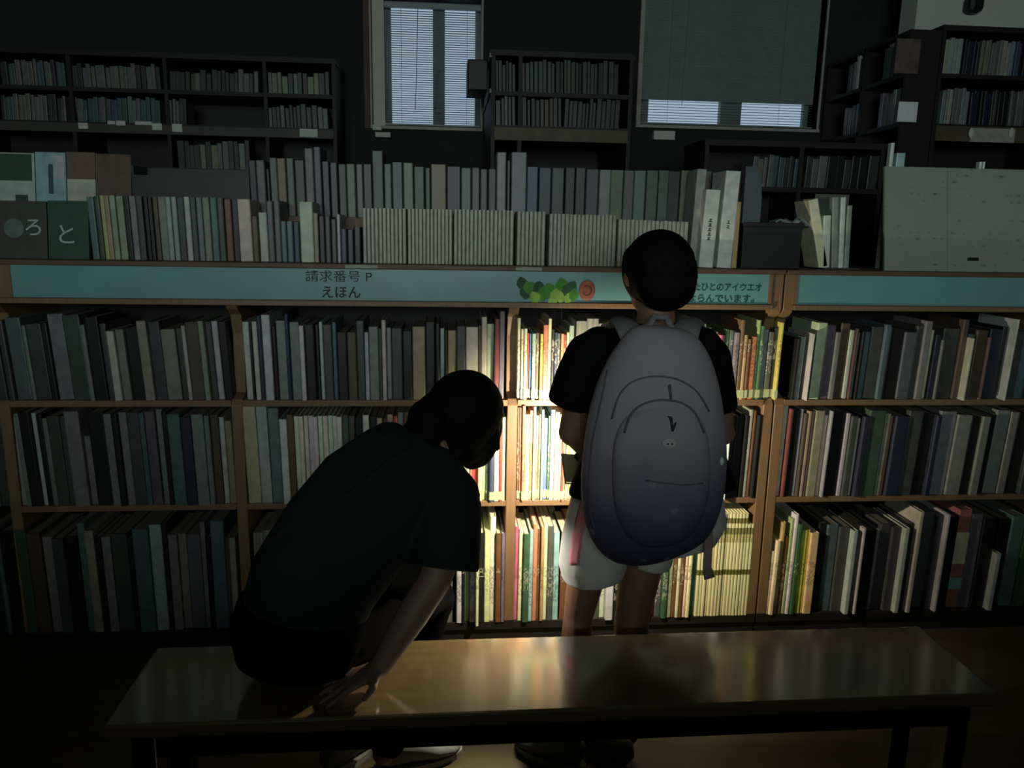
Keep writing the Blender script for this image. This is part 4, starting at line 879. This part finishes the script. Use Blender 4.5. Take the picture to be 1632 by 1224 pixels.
# --- backpack
bp = empty('backpack', 'large backpack fading from lavender grey to navy, on the standing child', 'backpack', (at(1040, 890, -0.66).x, -0.66, at(1040, 890, -0.66).z))
def bag_mat():
    m = bpy.data.materials.new('ombre_backpack_cloth'); m.use_nodes = True; n = m.node_tree; bs = n.nodes['Principled BSDF']; L = n.links.new; bs.inputs['Roughness'].default_value = 0.75
    bs.inputs['Specular IOR Level'].default_value = 0.3
    g = n.nodes.new('ShaderNodeNewGeometry'); s = n.nodes.new('ShaderNodeSeparateXYZ'); t = n.nodes.new('ShaderNodeTexCoord')
    L(t.outputs['Object'], s.inputs[0])
    mr = n.nodes.new('ShaderNodeMapRange'); mr.inputs[1].default_value = 0.0; mr.inputs[2].default_value = 0.6; 
    ns = n.nodes.new('ShaderNodeTexNoise'); ns.inputs['Scale'].default_value = 12; L(t.outputs['Object'], ns.inputs['Vector'])
    ma = n.nodes.new('ShaderNodeMath'); ma.operation = 'MULTIPLY_ADD'; ma.inputs[1].default_value = 0.10; L(ns.outputs[0], ma.inputs[0]); L(s.outputs[2], ma.inputs[2]); L(ma.outputs[0], mr.inputs[0])
    r = n.nodes.new('ShaderNodeValToRGB'); els = [(0.10, (40, 45, 68)), (0.28, (64, 69, 96)), (0.46, (110, 106, 122)), (0.66, (142, 135, 145)), (0.9, (148, 140, 148))]
    while len(r.color_ramp.elements) < len(els): r.color_ramp.elements.new(0.5)
    for e, (p, c) in zip(r.color_ramp.elements, els): e.position = p; e.color = rgb(c)
    L(mr.outputs[0], r.inputs[0])
    v = n.nodes.new('ShaderNodeTexVoronoi'); v.inputs['Scale'].default_value = 14; L(t.outputs['Object'], v.inputs['Vector'])
    mm = n.nodes.new('ShaderNodeMapRange'); mm.inputs[1].default_value = 0.10; mm.inputs[2].default_value = 0.16; mm.inputs[3].default_value = 0.35; mm.inputs[4].default_value = 0.0; L(v.outputs['Distance'], mm.inputs[0])
    x = n.nodes.new('ShaderNodeMix'); x.data_type = 'RGBA'; L(mm.outputs[0], x.inputs[0]); L(r.outputs[0], x.inputs[6]); x.inputs[7].default_value = rgb((150, 152, 168)); L(x.outputs[2], bs.inputs['Base Color'])
    return m
bag_m = bag_mat(); zip_m = mat('dark_zip_tape', (84, 82, 92), 0.6, 0.1, 40); strap_m = mat('grey_strap_webbing', (112, 108, 110), 0.8, 0.1, 60)
def local(p): return Vector(p)-bp.location
out = [(518, 1022, 1082, .03), (528, 1000, 1100, .05), (545, 985, 1116, .07), (570, 969, 1131, .088), (600, 956, 1142, .10), (640, 941, 1150, .108), (700, 930, 1157, .112), (760, 925, 1157, .114), (810, 926, 1147, .112), (845, 933, 1131, .102), (868, 948, 1112, .085), (884, 972, 1092, .06), (893, 1005, 1062, .03)]
YG = -0.655
def lay(rows, Y):
    pts, rad = [], []
    for y, l, r, d in rows:
        A, B = at(l, y, Y), at(r, y, Y); pts.append((A+B)/2); rad.append(((B.x-A.x)/2, d))
    return pts, rad
pts, rad = lay(out, YG)
b = BM(); tube(b, [local(p) for p in pts], rad, 36, side=(1, 0, 0)); o = obj('main_compartment', b, bag_m, bp, True)
o.modifiers.new('s', 'SUBSURF').render_levels = 1
bb_ = BM(); tube(bb_, pts, rad, 36, side=(1, 0, 0))
po = [(640, 1030, 1072, .012), (648, 1006, 1100, .024), (668, 988, 1118, .036), (700, 976, 1130, .044), (760, 974, 1134, .05), (815, 978, 1126, .05), (850, 994, 1108, .042), (872, 1024, 1080, .02)]
pp, pr = lay(po, YG-0.085)
b = BM(); tube(b, [local(p) for p in pp], pr, 30, side=(1, 0, 0)); o = obj('front_pocket', b, bag_m, bp, True); o.modifiers.new('s', 'SUBSURF').render_levels = 1
tube(bb_, pp, pr, 30, side=(1, 0, 0))
bv = BVHTree.FromBMesh(bb_); bb_.free()
def seam(name, path, r, m, off=0.001):
    q = [hit(bv, x, y, off) for x, y in path]; q = [local(p) for p in q if p is not None]
    # smooth the path a little
    for _ in range(2): q = [q[0]]+[(q[i-1]+q[i]*2+q[i+1])/4 for i in range(1, len(q)-1)]+[q[-1]]
    b = BM(); tube(b, q, [r]*len(q), 8); return obj(name, b, m, bp, True)
def arc(px, py, n=14):
    import bisect
    o = []
    for i in range(n):
        f_ = i/(n-1)*(len(px)-1); k = min(int(f_), len(px)-2); w = f_-k
        o.append((px[k]*(1-w)+px[k+1]*w, py[k]*(1-w)+py[k+1]*w))
    return o
seam('zip', arc([975, 985, 1005, 1040, 1080, 1112, 1130], [668, 630, 608, 598, 603, 622, 656], 22), 0.0024, zip_m)
seam('zip', arc([995, 1003, 1020, 1050, 1085, 1108, 1122], [690, 662, 645, 636, 640, 655, 690], 22), 0.0028, zip_m)
seam('pocket_seam', arc([1030, 1060, 1090, 1120], [766, 770, 774, 770], 12), 0.002, zip_m)
seam('piping', arc([968, 958, 944, 938, 938, 948], [590, 640, 700, 760, 810, 845], 24), 0.002, zip_m, 0.0)
q = hit(bv, 1072, 676, 0.002)
b = BM(); 
for a0, a1, r_ in (((1069, 666), (1072, 686), 0.004), ((1072, 686), (1077, 674), 0.003), ((1068, 667), (1065, 664), 0.0025)):
    p0, p1 = hit(bv, *a0, 0.001), hit(bv, *a1, 0.001); limb(b, [local(p0), local(p1)], [r_, r_*0.8], 8)
obj('dark_emblem', b, ink, bp, True)
q = local(hit(bv, 1067, 707, 0.002)); b = BM(); ball(b, q, (0.019, 0.004, 0.014)); ch = obj('oval_badge', b, mat('pale_badge', (172, 166, 168), 0.6), bp, True)
for dx in (-0.005, 0.005):
    b = BM(); ball(b, q+Vector((dx, -0.0042, 0)), (0.0022, 0.001, 0.0028)); obj('badge_dot', b, ink, ch)
p0 = hit(bv, 1067, 615, 0.003); b = BM(); limb(b, [local(p0), local(p0)+Vector((0.004, -0.004, -0.03))], [0.004, 0.003], 8); obj('zip_puller', b, zip_m, bp, True)
# haul loop and shoulder straps
b = BM(); limb(b, [local(at(1032, 524, YG)), local(at(1042, 505, YG+0.02)), local(at(1062, 506, YG+0.02)), local(at(1072, 526, YG))], [0.009]*4, 10); obj('haul_loop', b, strap_m, bp, True)
for pth in ([(1010, 540, YG+0.03), (1000, 520, YG+0.06), (990, 511, YBY+0.0), (975, 520, YBY+0.09), (962, 580, YBY+0.125), (955, 680, YBY+0.125), (945, 760, YBY+0.06)], [(1090, 540, YG+0.03), (1096, 520, YG+0.06), (1098, 511, YBY+0.0), (1105, 520, YBY+0.09), (1112, 580, YBY+0.125), (1118, 680, YBY+0.125), (1130, 760, YBY+0.06)]):
    b = BM(); tube(b, [local(at(*p)) for p in pth], [(0.034, 0.008), (0.034, 0.010), (0.033, 0.010), (0.032, 0.010), (0.03, 0.008), (0.028, 0.007), (0.02, 0.005)], 14, side=(1, 0, 0)); obj('shoulder_strap', b, strap_m, bp, True)
b = BM(); tube(b, [local(at(1128, 838, YG+0.06)), local(at(1129, 870, YG+0.05)), local(at(1127, 905, YG+0.045)), local(at(1131, 922, YG+0.04))], [(0.013, 0.002), (0.0125, 0.002), (0.0125, 0.002), (0.016, 0.002)], 10, side=(1, 0, 0)); obj('strap_end', b, mat('mauve_webbing', (150, 122, 124), 0.8), bp, True)
b = BM(); q = hit(bv, 1150, 735, 0.002); ball(b, local(q), (0.006, 0.006, 0.011)); obj('side_buckle', b, mat('pale_buckle', (190, 196, 200), 0.3), bp, True)

# what the child holds
fl = empty('flashlight', 'small flashlight in the standing child\'s hands, lighting the shelves', 'flashlight', tuple(LAMP-(Vector((0.30, 0.05, 0.64))-LAMP).normalized()*0.03))
dv = (Vector((0.30, 0.05, 0.64))-LAMP).normalized()
b = BM(); tube(b, [-dv*0.10, -dv*0.03, -dv*0.02, dv*0.012], [0.011, 0.011, 0.016, 0.017], 16); obj('barrel', b, black_m, fl, True)
b = BM(); tube(b, [dv*0.010, dv*0.014], [0.015, 0.014], 16); obj('lens', b, mat('clear_lens', (240, 240, 230), 0.1), fl, True)
hb = empty('picture_book', 'pale open picture book held low at the standing child\'s elbow', 'book', tuple(at(950, 752, -0.385)))
for sgn, nm in ((-1, 'page_block'), (1, 'page_block')):
    b = BM(); M = Matrix.Rotation(R(34), 4, 'X') @ Matrix.Rotation(R(-10*sgn), 4, 'Y')
    box(b, 0.001 if sgn > 0 else -0.098, 0.098 if sgn > 0 else -0.001, -0.052, 0.052, 0, 0.006, M); obj(nm, b, mat('cream_page', (170, 164, 128), 0.8, 0.04, 20), hb)
    b = BM(); box(b, 0.0 if sgn > 0 else -0.101, 0.101 if sgn > 0 else 0.0, -0.055, 0.055, -0.003, -0.0002, M); obj('cover', b, mat('held_book_cover', (150, 140, 96)), hb)

# --- the woman on the bench, leaning towards the shelves
wom = empty('person', 'dark-haired person in dark top sitting on the bench, leaning on one bare arm', 'person', (-0.56, -0.85, 0.42))
top_m = mat('dark_green_black_cloth', (24, 31, 31), 0.9, 0.15, 10, bump=0.2, spec=0.2); trou = mat('black_trousers', (7, 7, 8), 0.95, 0.2, 12, spec=0.04)
sp_ = [(476, 1004, -.85), (500, 930, -.83), (545, 862, -.79), (600, 797, -.75), (648, 744, -.71), (682, 716, -.68)]
wr = [(0.140, 0.115), (0.150, 0.115), (0.155, 0.112), (0.158, 0.11), (0.130, 0.095), (0.065, 0.06)]
sv = (-0.78, -0.12, 0.55)
cen = [at(*p) for p in sp_]; cen[0].z = max(cen[0].z, 0.535)
b = BM()
whc = at(741, 664, -0.60)
wf, wu, ws = face_head(b, whc, 0.090, (0.52, 0.70, -0.46), (0.30, 0.15, 0.94))
tube(b, [at(690, 716, -.68), at(712, 700, -.65), at(732, 684, -.62)], [0.048, 0.044, 0.046])
tube(b, cen, [(a*0.86, c*0.82) for a, c in wr], 20, side=sv)
rs, re, rw = at(728, 800, -.755), at(694, 922, -.83), atz(607, 1060, 0.468)
limb(b, [rs, (rs+re)/2, re, re*0.55+rw*0.45, rw], [0.05, 0.046, 0.040, 0.038, 0.026])
hd = (-0.80, -0.30, -0.22)
hand(b, rw+Vector((0, 0, -0.004)), hd, (-0.28, -0.1, 0.95), -1, 0.95, 0.06, 0.22)
ls_, le_, lw_ = at(600, 715, -.70), at(590, 815, -.52), at(690, 850, -.43)
limb(b, [ls_, le_, lw_], [0.05, 0.04, 0.028]); hand(b, lw_, (0.95, 0.0, -0.05), (0.0, 0.9, 0.3), 1, 0.85, 0.5)
pel = cen[0]
kr, kl = Vector((-0.262, -0.50, 0.43)), Vector((-0.50, -0.44, 0.45))
ar, al = atz(612, 1200, 0.075), Vector((-0.52, -0.62, 0.08))
for hip, kn, an in ((pel+Vector((0.08, 0.02, -0.03)), kr, ar), (pel+Vector((-0.06, 0.04, -0.03)), kl, al)):
    limb(b, [hip, (hip+kn)/2, kn, (kn*0.5+an*0.5)+Vector((0, -0.01, 0)), an], [0.075, 0.068, 0.052, 0.048, 0.032], 14)
hang('body', b, skin_d, wom, 0.0062, 2)
eyes(wom, whc, 0.086, wf, wu, ws)
b = BM()
Mx = Matrix((ws, wf, wu)).transposed().to_4x4()
ball(b, whc+wu*0.012-wf*0.012, (0.098, 0.106, 0.106), Mx, 24, 16)
for pxy, rr_ in (((775, 690, -.60), (0.034, 0.05, 0.062)), ((768, 716, -.59), (0.03, 0.045, 0.05)), ((758, 700, -.60), (0.05, 0.06, 0.055)), ((700, 660, -.64), (0.06, 0.06, 0.06)), ((684, 668, -.67), (0.058, 0.05, 0.05)), ((676, 690, -.68), (0.055, 0.05, 0.045)), ((708, 706, -.66), (0.05, 0.05, 0.04)), ((752, 730, -.59), (0.03, 0.035, 0.03)), ((742, 712, -.61), (0.05, 0.05, 0.045)), ((722, 708, -.63), (0.04, 0.05, 0.04)), ((735, 690, -.62), (0.07, 0.06, 0.05))):
    ball(b, at(*pxy), rr_, Mx)
rr = random.Random(11)
for i in range(60):
    a = rr.uniform(0, 1); p0 = at(788+8*a, 640+60*a, -0.60+rr.uniform(-.04, .05)); p2 = at(772+rr.uniform(-16, 10), 728+rr.uniform(-8, 12), -0.59+rr.uniform(-.04, .04))
    tube(b, [p0, (p0+p2)/2+RT*0.012, p2], [0.004, 0.004, 0.0012], 5)
hang('hair', b, hair_m, wom, 0.0055, 1)
b = BM()
tube(b, cen, wr, 28, side=sv)
ball(b, at(628, 885, -.68), (0.10, 0.09, 0.075)); ball(b, at(640, 915, -.62), (0.08, 0.08, 0.06))
limb(b, [at(690, 752, -.71), at(722, 790, -.75), at(714, 850, -.79)], [0.07, 0.066, 0.076])
tube(b, [at(724, 795, -.75), at(714, 850, -.79), at(706, 905, -.82)], [0.068, 0.080, 0.086], 20)
limb(b, [at(620, 712, -.69), at(592, 740, -.62), at(572, 780, -.56)], [0.062, 0.062, 0.06])
top_o = hang('dark_top', b, top_m, wom, 0.0075, 4)
bb_ = BM(); tube(bb_, cen, wr, 28, side=sv); bv2 = BVHTree.FromBMesh(bb_); bb_.free()
pth = [hit(bv2, x, y, 0.006) for x, y in arc([655, 620, 570, 520, 470, 425], [712, 730, 772, 808, 838, 868], 16)]; pth = [p for p in pth if p is not None]
b = BM(); tube(b, pth, [(0.012, 0.003)]*len(pth), 8, side=(0.5, 0, 0.85)); hang('shoulder_strap', b, mat('black_strap', (8, 8, 9), 0.9), wom)
b = BM()
tube(b, [cen[0]+Vector((-0.01, 0, -0.075)), cen[0], cen[0]+Vector((0.015, 0, 0.06))], [(0.135, 0.115), (0.155, 0.13), (0.148, 0.12)], 24, side=(1, 0, 0))
for hip, kn, an in ((pel+Vector((0.08, 0.02, -0.02)), kr, ar), (pel+Vector((-0.06, 0.04, -0.02)), kl, al)):
    limb(b, [hip, (hip+kn)/2, kn, (kn+an)/2, an+(kn-an)*0.08], [0.088, 0.080, 0.066, 0.060, 0.050], 16)
hang('trousers', b, trou, wom, 0.0075, 3)
h3 = atz(598, 1216, 0.03); t3 = atz(716, 1188, 0.03); shoe(wom, h3, t3-h3, 0.24)
shoe(wom, al+Vector((-0.03, -0.05, 0)), (0.6, 0.8), 0.24)
